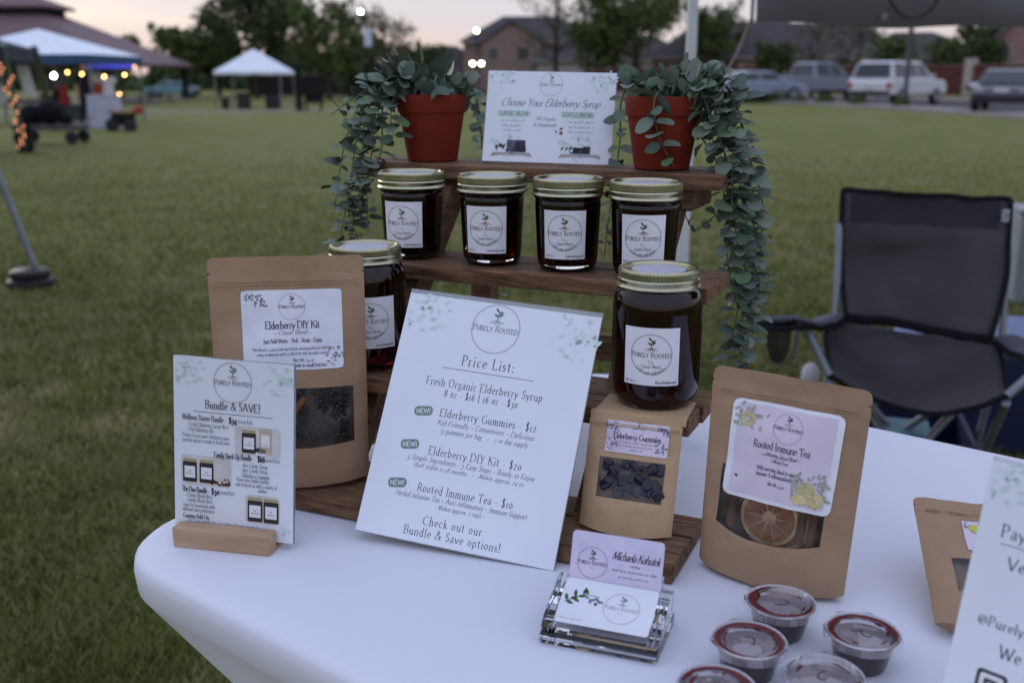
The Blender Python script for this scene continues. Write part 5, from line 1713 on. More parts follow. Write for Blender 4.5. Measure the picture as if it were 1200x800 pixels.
def banner():
    P0 = atY(881, 26, 3.56); P1 = atY(1240, 27, 5.85)
    t = thing("banner", "grey vinyl banner with a faint round emblem hanging at the top right", "banner", (P0.x, P0.y, P0.z), 0)
    d = (P1 - P0)
    vs = []
    NX, NY = 24, 6
    topz = 2.06 - P0.z
    for j in range(NY + 1):
        for i in range(NX + 1):
            s_, v = i / NX, j / NY
            b = d * s_
            zb = b.z - .020 * math.sin(PI * s_) + .006 * math.sin(s_ * 14)
            z = zb + (topz - zb) * v
            wv = .025 * math.sin(s_ * 9 + 1) * (1 - v) + .01 * math.sin(s_ * 23)
            vs.append((b.x + wv * .6, b.y - wv * .6, z))
    o = MB().add(vs, [(j * (NX + 1) + i, j * (NX + 1) + i + 1, (j + 1) * (NX + 1) + i + 1, (j + 1) * (NX + 1) + i) for j in range(NY) for i in range(NX)]).build("vinyl_sheet", BANNERF, t, smooth=True)
    so_ = o.modifiers.new("t", 'SOLIDIFY'); so_.thickness = .003
    # emblem ring in the sheet's plane
    k = MB()
    dn = Vector((d.x, d.y, 0)).normalized()
    nrm = Vector((dn.y, -dn.x, 0))
    cc = atY(1052, -52, 4.45) - P0
    off = nrm * .03
    pts = []
    for i in range(49):
        a = 2 * PI * i / 48
        pts.append(cc + dn * (.33 * math.cos(a)) + Vector((0, 0, .25 * math.sin(a))))
    base = (Vector((cc.x, cc.y, 0)) - dn * (cc.x * dn.x + cc.y * dn.y))
    pts = [p - base + off * 1.1 for p in pts]
    k.tube(pts, .006, 4, cap=False)
    k.build("emblem_ring", mat("brown_print", (.12, .085, .075), .6), t)
    MB().tube([(0, 0, 0), (0, 0, topz)], .006, 6).build("edge_hem", mat("teal_grey_hem", (.10, .14, .17), .6), t)
    MB().ball((d.x * .31, d.y * .31 - .02, d.z * .31 + .02), .016, 8, 6).build("grommet", WHITESTEEL, t)
    rope = MB(); q = atY(847, 92, 3.35); rope.tube([(0, 0, .02), ((q.x - P0.x) * .5, (q.y - P0.y) * .5, (q.z - P0.z) * .5 - .01), tuple(q - P0)], .0035, 5)
    rope.tube([tuple(q - P0), (A_[0] - P0.x + .02, A_[1] - P0.y, q.z - P0.z - .10)], .0035, 5)
    rope.build("rope", mat("pale_rope", (.32, .24, .22), .8), t)
banner()

# tent leg with a weight at the far left
def left_near_tent():
    t = thing("canopy_tent", "grey canopy leg standing in a round black weight at the left edge", "canopy tent", (-2.81, 6.0, 0), 0)
    foot = Vector((-2.83, 5.92, gz(-2.87, 6)))
    top = Vector((-3.05, 6.0, .90))
    MB().tube([(0, 0, .02), tuple(top - Vector((-2.81, 6.0, 0)))], .020, 10).build("leg", STEEL, t, smooth=True)
    k = top - Vector((-2.81, 6.0, 0))
    MB().tube([tuple(k - Vector((0, 0, .05))), tuple(k + Vector((-.01, 0, .05)))], .034, 10).build("leg_catch", BLACKP, t)
    MB().tube([tuple(k), (k.x - .14, k.y, 2.0)], .015, 10).build("upper_leg", STEEL, t, smooth=True)
    E = [(-.40, 0.0), (-3.4, 0.0), (-3.4, -3.0), (-.40, -3.0)]
    for i, (x, y) in enumerate(E):
        if i: MB().tube([(x, y, gz(x - 2.74, y + 6)), (x, y, 2.0)], .02, 8).build("leg", STEEL, t)
    ap = (-1.9, -1.5, 2.85)
    m = MB()
    for i in range(4):
        a, b = E[i], E[(i + 1) % 4]
        m.add([(a[0], a[1], 2.02), (b[0], b[1], 2.02), ap], [(0, 1, 2)])
    m.build("roof", CANOPYD, t)
    w_ = thing("tent_weight", "two stacked round black weights on the grass at far left", "tent weight", (foot.x, foot.y, foot.z), 0)
    MB().lathe([(.001, .0), (.125, .0), (.130, .012), (.128, .045), (.116, .055), (.05, .055), (.03, .055)], 28).build("lower_disc", BLACKP, w_, smooth=True)
    MB().lathe([(.03, .0555), (.106, .0555), (.112, .066), (.110, .098), (.098, .108), (.026, .108)], 28).build("upper_disc", BLACKP, w_, smooth=True)
left_near_tent()

# ------------------------------------------------------------------ BACKGROUND: left vendors
def fairy_tent():
    # dark pop-up at the left edge: slanting leg wound with orange fairy lights, a white side sheet
    g = lambda x, y: gz(x, y)
    t = thing("canopy_tent", "dark pop-up canopy at the left edge with orange fairy lights wound round its leg", "canopy tent", (-8.2, 16.5, g(-8.2, 16.5)))
    o = t.location
    def L(p): return Vector(p) - o
    ft1 = at(30, 178, g(-7, 15)); tp1 = atY(3, 52, 14.6)
    MB().tube([L(ft1), L(tp1)], .035, 8).build("leg", STEEL, t)
    ft2 = at(64, 150, g(-8, 18)); tp2 = atY(40, 58, 17.5)
    MB().tube([L(ft2), L(tp2)], .065, 8).build("leg", mat("dark_leg", (.05, .055, .06), .5), t)
    ftw = ft1
    e1, e2 = L(tp1), L(tp2)
    e3, e4 = e2 + Vector((-3.2, .6, 0)), e1 + Vector((-3.2, .6, 0))
    ap = (e1 + e3) / 2 + Vector((0, 0, .45))
    m = MB()
    for a, b in ((e1, e2), (e2, e3), (e3, e4), (e4, e1)):
        m.add([a, b, ap], [(0, 1, 2)])
        m.add([a, b, b - Vector((0, 0, .22)), a - Vector((0, 0, .22))], [(0, 1, 2, 3)])
    m.build("roof", CANOPYD, t)
    for e in (e3, e4): MB().tube([e, (e.x - .1, e.y, 0)], .03, 6).build("leg", STEEL, t)
    a_, b_, c_, d_ = [L(atY(px, py, 17.2)) for px, py in ((18, 76), (33, 76), (43, 111), (29, 111))]
    MB().add([a_, b_, c_, d_], [(0, 1, 2, 3)]).build("side_sheet", CANOPYW, t)
    a_, b_, c_, d_ = [L(atY(px, py, 17.0)) for px, py in ((-20, 100), (4, 98), (8, 122), (-20, 126))]
    MB().add([a_, b_, c_, d_], [(0, 1, 2, 3)]).build("side_sheet", CANOPYW, t)
    s_ = thing("string_lights", "orange fairy lights spiralling down the left canopy leg", "string lights", tuple(o))
    rnd = random.Random(4)
    pts = []
    for i in range(23):
        f_ = .16 + .78 * i / 22
        p = tp1.lerp(ft1, f_) + Vector((rnd.uniform(-.09, .07), -.06 + rnd.uniform(-.05, .05), 0))
        pts.append(L(p))
    MB().tube(pts, .006, 4).build("wire", BLACKP, s_)
    bm_ = MB().ball((0, 0, 0), .012, 8, 6)
    b0 = bm_.build("bulb", BULBS, s_)
    b0.location = pts[0]
    for p in pts[1:]: inst(b0, "bulb", s_, loc=p)
    w_ = MB().box((0, 0, .22), (.22, .20, .44), taper=.9).build("tent_weight", DARK, bevel=.03)
    w_.location = (ftw.x + .02, ftw.y, ftw.z); tag(w_, "black sandbag weight strapped at the fairy-lit canopy leg", "tent weight")
    # dark wagon / trolley heap
    c = at(62, 168, g(-7.6, 16.5))
    t2 = thing("utility_wagon", "dark folding wagon heaped with bags beside the left canopy", "wagon", tuple(c))
    MB().box((0, 0, .30), (1.25, .55, .10)).build("tray", mat("grey_tray", (.09, .09, .10), .6), t2, bevel=.02)
    for x in (-.48, .48):
        for y in (-.28, .28):
            MB().lathe([(.001, -.03), (.10, -.03), (.12, -.02), (.12, .02), (.10, .03), (.001, .03)], 16).build("wheel", BLACKP, t2).matrix_local = Matrix.Translation((x, y, .12)) @ Matrix.Rotation(PI / 2, 4, 'X')
    MB().tube([(.60, 0, .32), (.85, 0, .55), (.80, 0, .62)], .02).build("handle", STEEL, t2)
    for i, (x, z, r) in enumerate(((-.35, .50, .24), (.00, .56, .26), (.28, .44, .14))):
        o_ = MB().ball((0, 0, 0), r, 12, 8, (1, .8, .9)).build("duffel_bag", DARK, smooth=True)
        o_.location = (c.x + x, c.y, c.z + z); tag(o_, ("left", "tall middle", "right")[i] + " black duffel bag heaped on the dark wagon", "bag")
fairy_tent()

def blue_tent():
    cx, cy = -13.3, 30.0
    g0 = gz(cx, cy)
    c = [(cx - 2.1, cy - 1.9), (cx + 2.1, cy - 1.9), (cx + 2.1, cy + 1.9), (cx - 2.1, cy + 1.9)]
    tent("white-topped vendor canopy with dark blue valance and a row of warm bulbs", c, 1.90, 2.62, CANOPYW, CANOPYB, STEEL, .24, leg_r=.03)
    s_ = thing("string_lights", "row of warm round bulbs hanging under the blue valance", "string lights", (cx, cy - 2, g0))
    pts = [atY(px, py, cy - 2.0) - s_.location for px, py in ((79, 85), (96, 87), (122, 90), (146, 88), (140, 111))]
    MB().tube(pts, .008, 4).build("wire", BLACKP, s_)
    b0 = MB().ball((0, 0, 0), .026, 10, 8).build("bulb", BULB, s_); b0.location = pts[0]
    for p in pts[1:]: inst(b0, "bulb", s_, loc=p)
    q = atY(63, 89, cy - 2.0)
    l = thing("work_light", "bright white work light hanging under the blue canopy", "work light", tuple(q))
    MB().ball((0, 0, 0), .045, 12, 8).build("lamp_globe", FLOOD, l)
    MB().tube([(0, 0, .09), (0, 0, .3)], .012, 6).build("cable", BLACKP, l)
    # blue led strips
    o = MB().box((0, 0, 0), (1.3, .02, .10)).build("led_strip", BLUELED); o.location = atY(128, 78, cy - 1.4); tag(o, "blue glowing strip light under the canopy's right side", "strip light")
    # white front table, grey table, goods
    p = at(119, 151, gz(-10.6, 27)); h = .82
    t = thing("vendor_table", "white-clothed vendor table under the blue canopy, nearest the lawn", "table", (p.x, p.y + .35, p.z), R(4))
    MB().box((0, 0, h / 2), (.72, .60, h), taper=.97).build("table_cloth", mat("white_lilac_cloth", (.42, .43, .52), .8), t, bevel=.02)
    MB().box((0, 0, h + .01), (.74, .62, .02)).build("table_top", mat("white_lilac_top", (.5, .5, .58), .7), t)
    p = at(80, 141, gz(-13, 29))
    t = thing("vendor_table", "long grey-draped vendor table deep under the blue canopy", "table", (p.x, p.y + .4, p.z), 0)
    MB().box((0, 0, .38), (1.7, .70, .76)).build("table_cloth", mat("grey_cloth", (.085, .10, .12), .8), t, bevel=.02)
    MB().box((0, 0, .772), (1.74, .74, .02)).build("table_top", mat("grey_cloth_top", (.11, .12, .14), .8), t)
    rnd = random.Random(3)
    for i, (px, py, wv, hv, col, lab) in enumerate(((75, 112, .24, .50, (.25, .03, .03), "dark red garment hanging under the blue canopy"), (104, 108, .20, .55, (.07, .03, .04), "maroon garment hanging under the blue canopy"), (113, 104, .30, .45, (.35, .04, .03), "bright red garment hanging beside the white goods"), (127, 103, .32, .62, (.62, .62, .66), "white garment hanging at the canopy's right"), (104, 92, .55, .28, (.50, .50, .50), "pale poster board under the canopy"), (88, 116, .25, .30, (.45, .40, .35), "pale box of goods on the grey table"))):
        q = atY(px, py, 29.2)
        b = MB(); b.box((0, 0, 0), (wv, .08, hv), taper=.8)
        b.box((-wv * .55, 0, hv * .32), (wv * .3, .06, hv * .25)); b.box((wv * .55, 0, hv * .32), (wv * .3, .06, hv * .25))
        o = b.build("garment" if i < 4 else "display_board", mat("goods_%d" % i, col, .8), bevel=.02); o.location = q
        tag(o, lab, "garment" if i < 4 else "board")
    p = at(146, 155, gz(-9.8, 27))
    t = thing("hand_cart", "small cart with dark wheels and tan top right of the white vendor table", "cart", tuple(p))
    MB().box((0, 0, .48), (.60, .4, .06)).build("tray", mat("tan_tray", (.30, .20, .11), .6), t)
    MB().box((0, 0, .30), (.50, .35, .28)).build("cart_body", DARK, t, bevel=.03)
    for x in (-.2, .22):
        MB().lathe([(.001, -.04), (.16, -.04), (.17, 0), (.16, .04), (.001, .04)], 16).build("wheel", BLACKP, t).matrix_local = Matrix.Translation((x, -.2, .17)) @ Matrix.Rotation(PI / 2, 4, 'X')
    o = MB().ball((0, 0, 0), .11, 10, 8).build("red_ball_bag", mat("red_bag", (.4, .05, .04), .6)); o.location = (p.x + .38, p.y, p.z + .52); tag(o, "small red bag on the right end of the hand cart", "bag")
blue_tent()

# ------------------------------------------------------------------ PEOPLE (distant)
def person(label, loc, rz, top, bottom, skin=(.35, .22, .16), hair=(.03, .02, .015), arm=0.15, h=1.72, stride=.12):
    t = thing("person", label, "person", loc, rz)
    k = h / 1.72
    J = {"pelvis": (0, 0, .95), "waist": (0, 0, 1.10), "chest": (0, 0, 1.32), "neck": (0, 0, 1.47), "headb": (0, -.01, 1.55), "head": (0, -.015, 1.66),
         "hl": (.10, 0, .90), "kl": (.11, -stride, .50), "al": (.11, -stride * .6, .08), "tl": (.12, -stride * .6 - .16, .03),
         "hr": (-.10, 0, .90), "kr": (-.11, stride * .2, .50), "ar": (-.11, stride, .09), "tr": (-.12, stride - .16, .04),
         "sl": (.19, 0, 1.42), "el": (.25, .03, 1.14), "wl": (.26, -.10 - arm, .94 + arm), "fl": (.25, -.17 - arm, .90 + arm),
         "sr": (-.19, 0, 1.42), "er": (-.26, .05, 1.14), "wr": (-.26, -.04, .90), "fr": (-.26, -.08, .80)}
    rad = {"pelvis": (.15, .11), "waist": (.135, .10), "chest": (.165, .11), "neck": (.055, .055), "headb": (.07, .08), "head": (.085, .10), "hl": (.09, .09), "kl": (.06, .06), "al": (.042, .042), "tl": (.045, .03),
           "hr": (.09, .09), "kr": (.06, .06), "ar": (.042, .042), "tr": (.045, .03), "sl": (.06, .06), "el": (.043, .043), "wl": (.03, .03), "fl": (.038, .02), "sr": (.06, .06), "er": (.043, .043), "wr": (.03, .03), "fr": (.038, .02)}
    names = list(J)
    ed = [("pelvis", "waist"), ("waist", "chest"), ("chest", "neck"), ("neck", "headb"), ("headb", "head"), ("pelvis", "hl"), ("hl", "kl"), ("kl", "al"), ("al", "tl"), ("pelvis", "hr"), ("hr", "kr"), ("kr", "ar"), ("ar", "tr"),
          ("chest", "sl"), ("sl", "el"), ("el", "wl"), ("wl", "fl"), ("chest", "sr"), ("sr", "er"), ("er", "wr"), ("wr", "fr")]
    me = bpy.data.meshes.new("body")
    me.from_pydata([tuple(Vector(J[n]) * k) for n in names], [(names.index(a), names.index(b)) for a, b in ed], [])
    o = bpy.data.objects.new("body", me); C.objects.link(o)
    o.modifiers.new("skin", 'SKIN')
    for i, n in enumerate(names):
        me.skin_vertices[0].data[i].radius = rad[n]; me.skin_vertices[0].data[i].use_root = (n == "pelvis")
    s_ = o.modifiers.new("sub", 'SUBSURF'); s_.levels = 1; s_.render_levels = 1
    dg = bpy.context.evaluated_depsgraph_get()
    m2 = bpy.data.meshes.new_from_object(o.evaluated_get(dg))
    bpy.data.objects.remove(o)
    ms = [mat("skin_tone", skin, .6), mat("cloth_" + label[:14].replace(" ", "_"), top, .85), mat("trousers_" + label[:14].replace(" ", "_"), bottom, .85), mat("hair_dark", hair, .7), mat("shoe_dark", (.02, .02, .02), .6)]
    m2.materials.clear()
    for x in ms: m2.materials.append(x)
    for p in m2.polygons:
        c = p.center / k
        if c.z > 1.62 or (c.z > 1.53 and c.y > .02): i = 3
        elif c.z > 1.47: i = 0
        elif c.z < .10: i = 4
        elif abs(c.x) > .215 and c.z < .95 + arm and c.z > .5 and (c.x < 0 or c.y < -.1): i = 0
        elif c.z > .98 or abs(c.x) > .215: i = 1
        else: i = 2
        p.material_index = i; p.use_smooth = True
    b = bpy.data.objects.new("body", m2); C.objects.link(b); b.parent = t
    return t
def ground_pt(px, Y):
    x = (px - 600) * Y / 1240.0
    return Vector((x, Y, gz(x, Y)))
q = ground_pt(868, 52); person("person in dark clothing standing on the pavement behind the right garland", (q.x, q.y, q.z + .13), R(20), (.015, .015, .02), (.012, .012, .016))
q = ground_pt(737, 58); person("person in a white top standing near parked cars beyond the centre", (q.x, q.y, q.z), R(-30), (.65, .62, .66), (.10, .10, .13))
q = ground_pt(746, 60); person("person in a dark red top beside the one in white", (q.x, q.y, q.z), R(15), (.22, .02, .03), (.03, .03, .04))
q = ground_pt(98, 28.2); person("vendor in black standing left of the white-clothed table", (q.x, q.y, q.z), R(60), (.012, .012, .02), (.012, .012, .02))
q = ground_pt(66, 30.6); person("vendor in grey-lilac top behind the grey table under the work light", (q.x, q.y, q.z), R(10), (.20, .18, .24), (.03, .03, .04))

# ------------------------------------------------------------------ PAVILION, WHITE CANOPY, PARK FURNITURE
def pavilion():
    cx, cy = -35.0, 77.5
    g0 = gz(-22, 69)
    t = thing("pavilion", "large open park pavilion with mauve metal hip roof and raised top tier", "pavilion", (cx, cy, g0))
    h = 9.0; ez = 2.70; iz = 6.1; ih = 1.9
    def hip(name, h0, z0, h1, z1, m, thick=.18):
        b = MB()
        K = 18
        for s_ in range(4):
            rot = Matrix.Rotation(s_ * PI / 2, 3, 'Z')
            # standing-seam panels on each slope
            a0, b0, a1, b1 = Vector((-h0, -h0, z0)), Vector((h0, -h0, z0)), Vector((-h1, -h1, z1)), Vector((h1, -h1, z1))
            b.add([rot @ a0, rot @ b0, rot @ b1, rot @ a1], [(0, 1, 2, 3)])
            b.add([rot @ a0, rot @ b0, rot @ (b0 - Vector((0, 0, thick))), rot @ (a0 - Vector((0, 0, thick)))], [(0, 3, 2, 1)])
            b.add([rot @ (a0 - Vector((0, 0, thick))), rot @ (b0 - Vector((0, 0, thick))), rot @ Vector((h1, -h1, z1 - .4)), rot @ Vector((-h1, -h1, z1 - .4))], [(3, 2, 1, 0)])
        return b.build(name, m, t)
    hip("lower_roof", h, ez, ih, iz, ROOFM)
    hip("upper_roof", 2.5, iz + .55, .05, iz + 1.6, ROOFM)
    b = MB()
    for s_ in range(4):
        b.box(tuple(Matrix.Rotation(s_ * PI / 2, 3, 'Z') @ Vector((0, -ih, iz + .20))), (ih * 2, .1, .6), rz=s_ * PI / 2)
    b.build("clerestory", mat("dark_louvre", (.03, .025, .028), .8), t)
    for sx in (-1, 0, 1):
        for sy in (-1, 1):
            MB().box((sx * (h - .6), sy * (h - .6), ez / 2 - .1), (.42, .42, ez)).build("post", mat("dark_post", (.035, .03, .03), .8), t)
    MB().box((0, 0, .05), (h * 2 - .4, h * 2 - .4, .1)).build("floor_slab", CONCRETE, t)
    for k_, (px, Y) in enumerate(((150, 71), (185, 74), (130, 78))):
        x = (px - 600) * Y / 1240; g1 = g0 + .1
        tb = thing("picnic_table", ("front", "right-hand", "rear")[k_] + " dark picnic table inside the pavilion", "picnic table", (x, Y, g1), 0.1)
        MB().box((0, 0, .74), (1.9, .75, .06)).build("table_top", mat("dark_table", (.05, .045, .045), .7), tb)
        for s_ in (-1, 1):
            MB().box((0, s_ * .75, .44), (1.9, .28, .05)).build("bench", mat("dark_table", (.05, .045, .045)), tb)
            MB().box((s_ * .7, 0, .36), (.08, 1.6, .07)).build("leg_frame", mat("dark_table", (.05, .045, .045)), tb)
            MB().box((s_ * .7, 0, .18), (.10, .10, .36)).build("leg", mat("dark_table", (.05, .045, .045)), tb)
    # warm lights glimpsed under the roof
    q = atY(157, 77, 76); o = MB().ball((0, 0, 0), .14, 10, 8).build("pavilion_light", mat("warm_pavilion_lamp", (.9, .5, .3), .5, emis=(1, .45, .22), estr=7)); o.location = q; tag(o, "warm lamp glowing under the pavilion eave", "lamp")
pavilion()
cx, cy = -14.2, 58.5
tent("small white pyramid canopy standing alone by the path", [(cx - 1.75, cy - 1.75), (cx + 1.75, cy - 1.75), (cx + 1.75, cy + 1.75), (cx - 1.75, cy + 1.75)], 2.0, 3.2, CANOPYW, CANOPYW, STEEL, .16, leg_r=.04)
for i, (px, wv, hv, lab) in enumerate(((284, .62, .80, "square black bin under the left of the white canopy"), (318, .70, .66, "low black bin under the right of the white canopy"), (262, .30, .55, "small dark bin left of the white canopy"))):
    q = ground_pt(px, 57.2)
    t = thing("litter_bin", lab, "bin", tuple(q), 0)
    MB().box((0, 0, hv / 2), (wv, .55, hv), taper=1.06).build("bin_body", BLACKP, t, bevel=.04)
    MB().box((0, 0, hv + .03), (wv * 1.12, .6, .07)).build("lid", BLACKP, t, bevel=.02)
q = ground_pt(349, 50)
t = thing("park_post", "thick dark square post right of the white canopy", "post", tuple(q))
MB().box((0, 0, 1.0), (.26, .26, 2.0)).build("shaft", DARK, t, bevel=.02); MB().box((0, 0, 2.04), (.34, .34, .08)).build("cap", DARK, t)
q = ground_pt(366, 50)
t = thing("park_bench", "low dark bench beside the thick dark post", "bench", tuple(q))
MB().box((0, 0, .40), (.9, .4, .06)).build("seat", DARK, t)
for s_ in (-1, 1): MB().box((s_ * .36, 0, .19), (.06, .36, .38)).build("leg", DARK, t)
MB().box((0, .2, .60), (.9, .05, .30)).build("backrest", DARK, t)

def street_lamp(label, px, Y, h, heads=1, low=None, dark=True, globe=.17):
    q = ground_pt(px, Y)
    t = thing("street_lamp", label, "street lamp", tuple(q))
    m = mat("dark_lamp_metal", (.03, .035, .04), .5)
    MB().lathe([(.16, 0), (.15, .25), (.08, .40), (.06, .6), (.05, h - .25), (.09, h - .2), (.09, h - .15)], 12).build("pole", m, t, smooth=True)
    if heads:
        MB().ball((0, 0, h), globe, 12, 8).build("globe", LAMPW, t, smooth=True)
        MB().lathe([(globe * .7, h + globe * .75), (.02, h + globe * 1.3)], 10).build("cap", m, t)
    if low:
        for s_ in (-1, 1):
            MB().tube([(0, 0, low - .15), (s_ * .25, 0, low - .15), (s_ * .26, 0, low - .08)], .025, 6).build("arm", m, t)
            MB().ball((s_ * .26, 0, low), .075, 10, 8).build("globe", LAMPW, t, smooth=True)
    return t
t = street_lamp("lit globe street lamp on a tall pole with a small pale pennant", 425, 46, 4.25, globe=.075)
MB().box((.28, 0, 3.2), (.32, .02, .75)).build("pennant", mat("pale_pennant", (.55, .62, .75), .7), t)
street_lamp("three-globe street lamp, one lit high and two lit low, before the brick house", 559, 61, 4.25, low=2.45, globe=.075)
q = ground_pt(1063, 41.0)
t = thing("lamp_post", "dark unlit post on the pavement in front of the white SUV", "lamp post", (q.x, q.y, q.z))
MB().lathe([(.20, 0), (.19, .45), (.10, .6), (.095, 4.4)], 12).build("pole", mat("dark_lamp_metal", (.03, .035, .04)), t, smooth=True)
MB().ball((0, 0, 4.6), .26, 12, 8).build("unlit_globe", mat("grey_globe", (.3, .3, .32), .4), t)

# ------------------------------------------------------------------ CARS
def car(label, loc, rz, kind, paint, group="cars parked along the road", tails=True):
    t = thing("parked_car", label, {"suv": "SUV", "sedan": "car", "pickup": "pickup truck"}[kind], loc, rz, group)
    pm = mat("car_paint_" + "_".join("%d" % (c * 100) for c in paint), paint, .3, tuple(c * .95 for c in paint), 3, coat=.3)
    if kind == "suv":
        L_, Wd, prof, cab = 5.0, 1.98, [(-2.5, .45), (-2.5, .95), (-2.42, 1.10), (-.9, 1.14), (1.0, 1.12), (2.2, 1.02), (2.46, .85), (2.5, .45)], [(-2.38, 1.12), (-2.15, 1.74), (-1.9, 1.80), (.2, 1.80), (.5, 1.74), (1.15, 1.12)]
    elif kind == "sedan":
        L_, Wd, prof, cab = 4.7, 1.82, [(-2.35, .38), (-2.33, .85), (-2.2, .97), (-1.5, 1.00), (1.0, .96), (2.1, .80), (2.33, .62), (2.35, .38)], [(-1.75, .99), (-1.15, 1.36), (-.8, 1.44), (.15, 1.44), (.45, 1.38), (1.15, .96)]
    else:
        L_, Wd, prof, cab = 5.7, 2.0, [(-2.85, .55), (-2.85, 1.15), (-2.8, 1.2), (-.5, 1.2), (1.2, 1.18), (2.5, 1.08), (2.8, .9), (2.85, .55)], [(-.6, 1.19), (-.45, 1.80), (-.2, 1.87), (.75, 1.87), (.95, 1.8), (1.55, 1.18)]
    def loft(pr, w0, w1, z0, z1, m, name, bev=.05):
        n = len(pr)
        vs = []
        for s_ in (-1, 1):
            for y, z in pr:
                f_ = (z - z0) / max(.01, z1 - z0)
                vs.append((s_ * (w0 + (w1 - w0) * max(0, min(1, f_))) / 2, y, z))
        b = MB().add(vs, [tuple(range(n)), tuple(range(2 * n - 1, n - 1, -1))] + [(i, i + n, (i + 1) % n + n, (i + 1) % n) for i in range(n)])
        return b.build(name, m, t, bevel=bev, bseg=3)
    loft(prof, Wd * .97, Wd, .4, 1.0, pm, "body", .07)
    loft(cab, Wd * .94, Wd * .76, cab[0][1], cab[3][1], pm, "cabin", .05)
    zb, zt = cab[0][1] + .04, cab[3][1] - .09
    def lerpcab(z, front):
        a, b = (cab[-1], cab[-2]) if front else (cab[0], cab[1])
        f_ = (z - a[1]) / (b[1] - a[1]); return a[0] + (b[0] - a[0]) * f_
    def wz(z): return (Wd * .94 + (Wd * .76 - Wd * .94) * (z - cab[0][1]) / (cab[3][1] - cab[0][1])) / 2
    for front in (True, False):
        yb, yt = lerpcab(zb, front), lerpcab(min(zt, (cab[-2] if front else cab[1])[1]), front)
        zt_ = min(zt, (cab[-2] if front else cab[1])[1])
        s_ = 1 if front else -1
        e = .012 * s_
        MB().add([(-wz(zb) + .10, yb + e, zb), (wz(zb) - .10, yb + e, zb), (wz(zt_) - .08, yt + e, zt_), (-wz(zt_) + .08, yt + e, zt_)], [(0, 1, 2, 3)]).build("windscreen" if front else "rear_window", WINGLASS, t)
    nwin = 3 if kind == "suv" else 2
    y0_, y1_ = lerpcab(zb, False) + .18, lerpcab(zb, True) - .22
    for s_ in (-1, 1):
        for i in range(nwin):
            a = y0_ + (y1_ - y0_) * i / nwin + .04; b = y0_ + (y1_ - y0_) * (i + 1) / nwin - .04
            sh_ = (zt - zb)
            a2 = max(a, lerpcab(zt, False) + .06); b2 = min(b, lerpcab(zt, True) - .06)
            MB().add([(s_ * (wz(zb) + .008), a, zb), (s_ * (wz(zb) + .008), b, zb), (s_ * (wz(zt) + .008), b2, zt), (s_ * (wz(zt) + .008), a2, zt)], [(0, 1, 2, 3)]).build("side_window", WINGLASS, t)
        for y in (-L_ * .31, L_ * .31):
            wl = MB().lathe([(.001, -.11), (.25, -.11), (.35, -.10), (.37, -.06), (.37, .06), (.35, .10), (.25, .11), (.001, .11)], 20).build("wheel", BLACKP, t, smooth=True)
            wl.matrix_local = Matrix.Translation((s_ * (Wd / 2 - .10), y, .37)) @ Matrix.Rotation(PI / 2, 4, 'Y')
            rm = MB().lathe([(.001, .118), (.20, .118), (.22, .112)], 14).build("rim", STEEL, wl); rm.rotation_euler = (0, 0 if s_ > 0 else PI, 0)
        MB().box((s_ * (Wd / 2 - .14), -L_ / 2 + .02, prof[1][1] - .12), (.20, .06, .26)).build("tail_light", mat("tail_light_red", (.30, .015, .015), .3), t, bevel=.02)
        MB().box((s_ * (Wd / 2 - .22), L_ / 2 - .03, .72), (.36, .06, .15)).build("headlight", mat("headlight_glass", (.25, .25, .27), .15), t, bevel=.02)
        MB().box((s_ * (Wd / 2 + .06), y1_ + .05, zb + .05), (.16, .10, .14)).build("mirror", pm, t, bevel=.03)
    for s_ in (-1, 1):
        MB().box((0, s_ * (L_ / 2 + .02), .52), (Wd * .92, .12, .20)).build("bumper", mat("dark_bumper", (.04, .04, .045), .6), t, bevel=.04)
        MB().box((0, s_ * (L_ / 2 + .03) , .78), (.42, .02, .13)).build("number_plate", mat("plate_white", (.6, .6, .6), .5), t)
    if kind == "pickup":
        MB().box((0, -1.75, 1.205), (1.6, 1.9, .02)).build("bed_cover", BLACKP, t)
    return t
def onroad(px, Y): p = ground_pt(px, Y); return (p.x, p.y, .016)
car("white SUV seen from its rear corner, parked at the kerb on the right", onroad(1054, 45.0), R(-47), "suv", (.62, .63, .65))
car("silver pickup truck parked left of the white SUV", onroad(950, 52), R(-65), "pickup", (.20, .22, .27))
car("pale blue car parked behind the garland, left of the pickup", onroad(888, 50), R(-70), "sedan", (.26, .29, .37))
car("dark sedan at the right edge, front towards the lawn", onroad(1184, 35), R(150), "sedan", (.025, .025, .03))
car("white sedan driving lane far behind the dark sedan", onroad(1186, 62), R(100), "sedan", (.55, .56, .6))
car("dark blue car far off between the trees on the right", onroad(1122, 74), R(80), "sedan", (.10, .12, .18))
car("silver car nearly hidden behind the right plant, centre right", onroad(812, 66), R(-80), "sedan", (.14, .15, .18))
q = ground_pt(199, 92); car("pale turquoise car parked beyond the pavilion's right post", (q.x, q.y, q.z), R(85), "sedan", (.22, .40, .46))
q = ground_pt(236, 96)
q = ground_pt(632, 108); car("small dark blue car in front of the brick house's garage", (q.x, q.y, q.z), R(95), "sedan", (.05, .09, .15))
q = ground_pt(690, 96); car("black car parked before the houses right of the brick house", (q.x, q.y, q.z), R(95), "sedan", (.02, .02, .025))

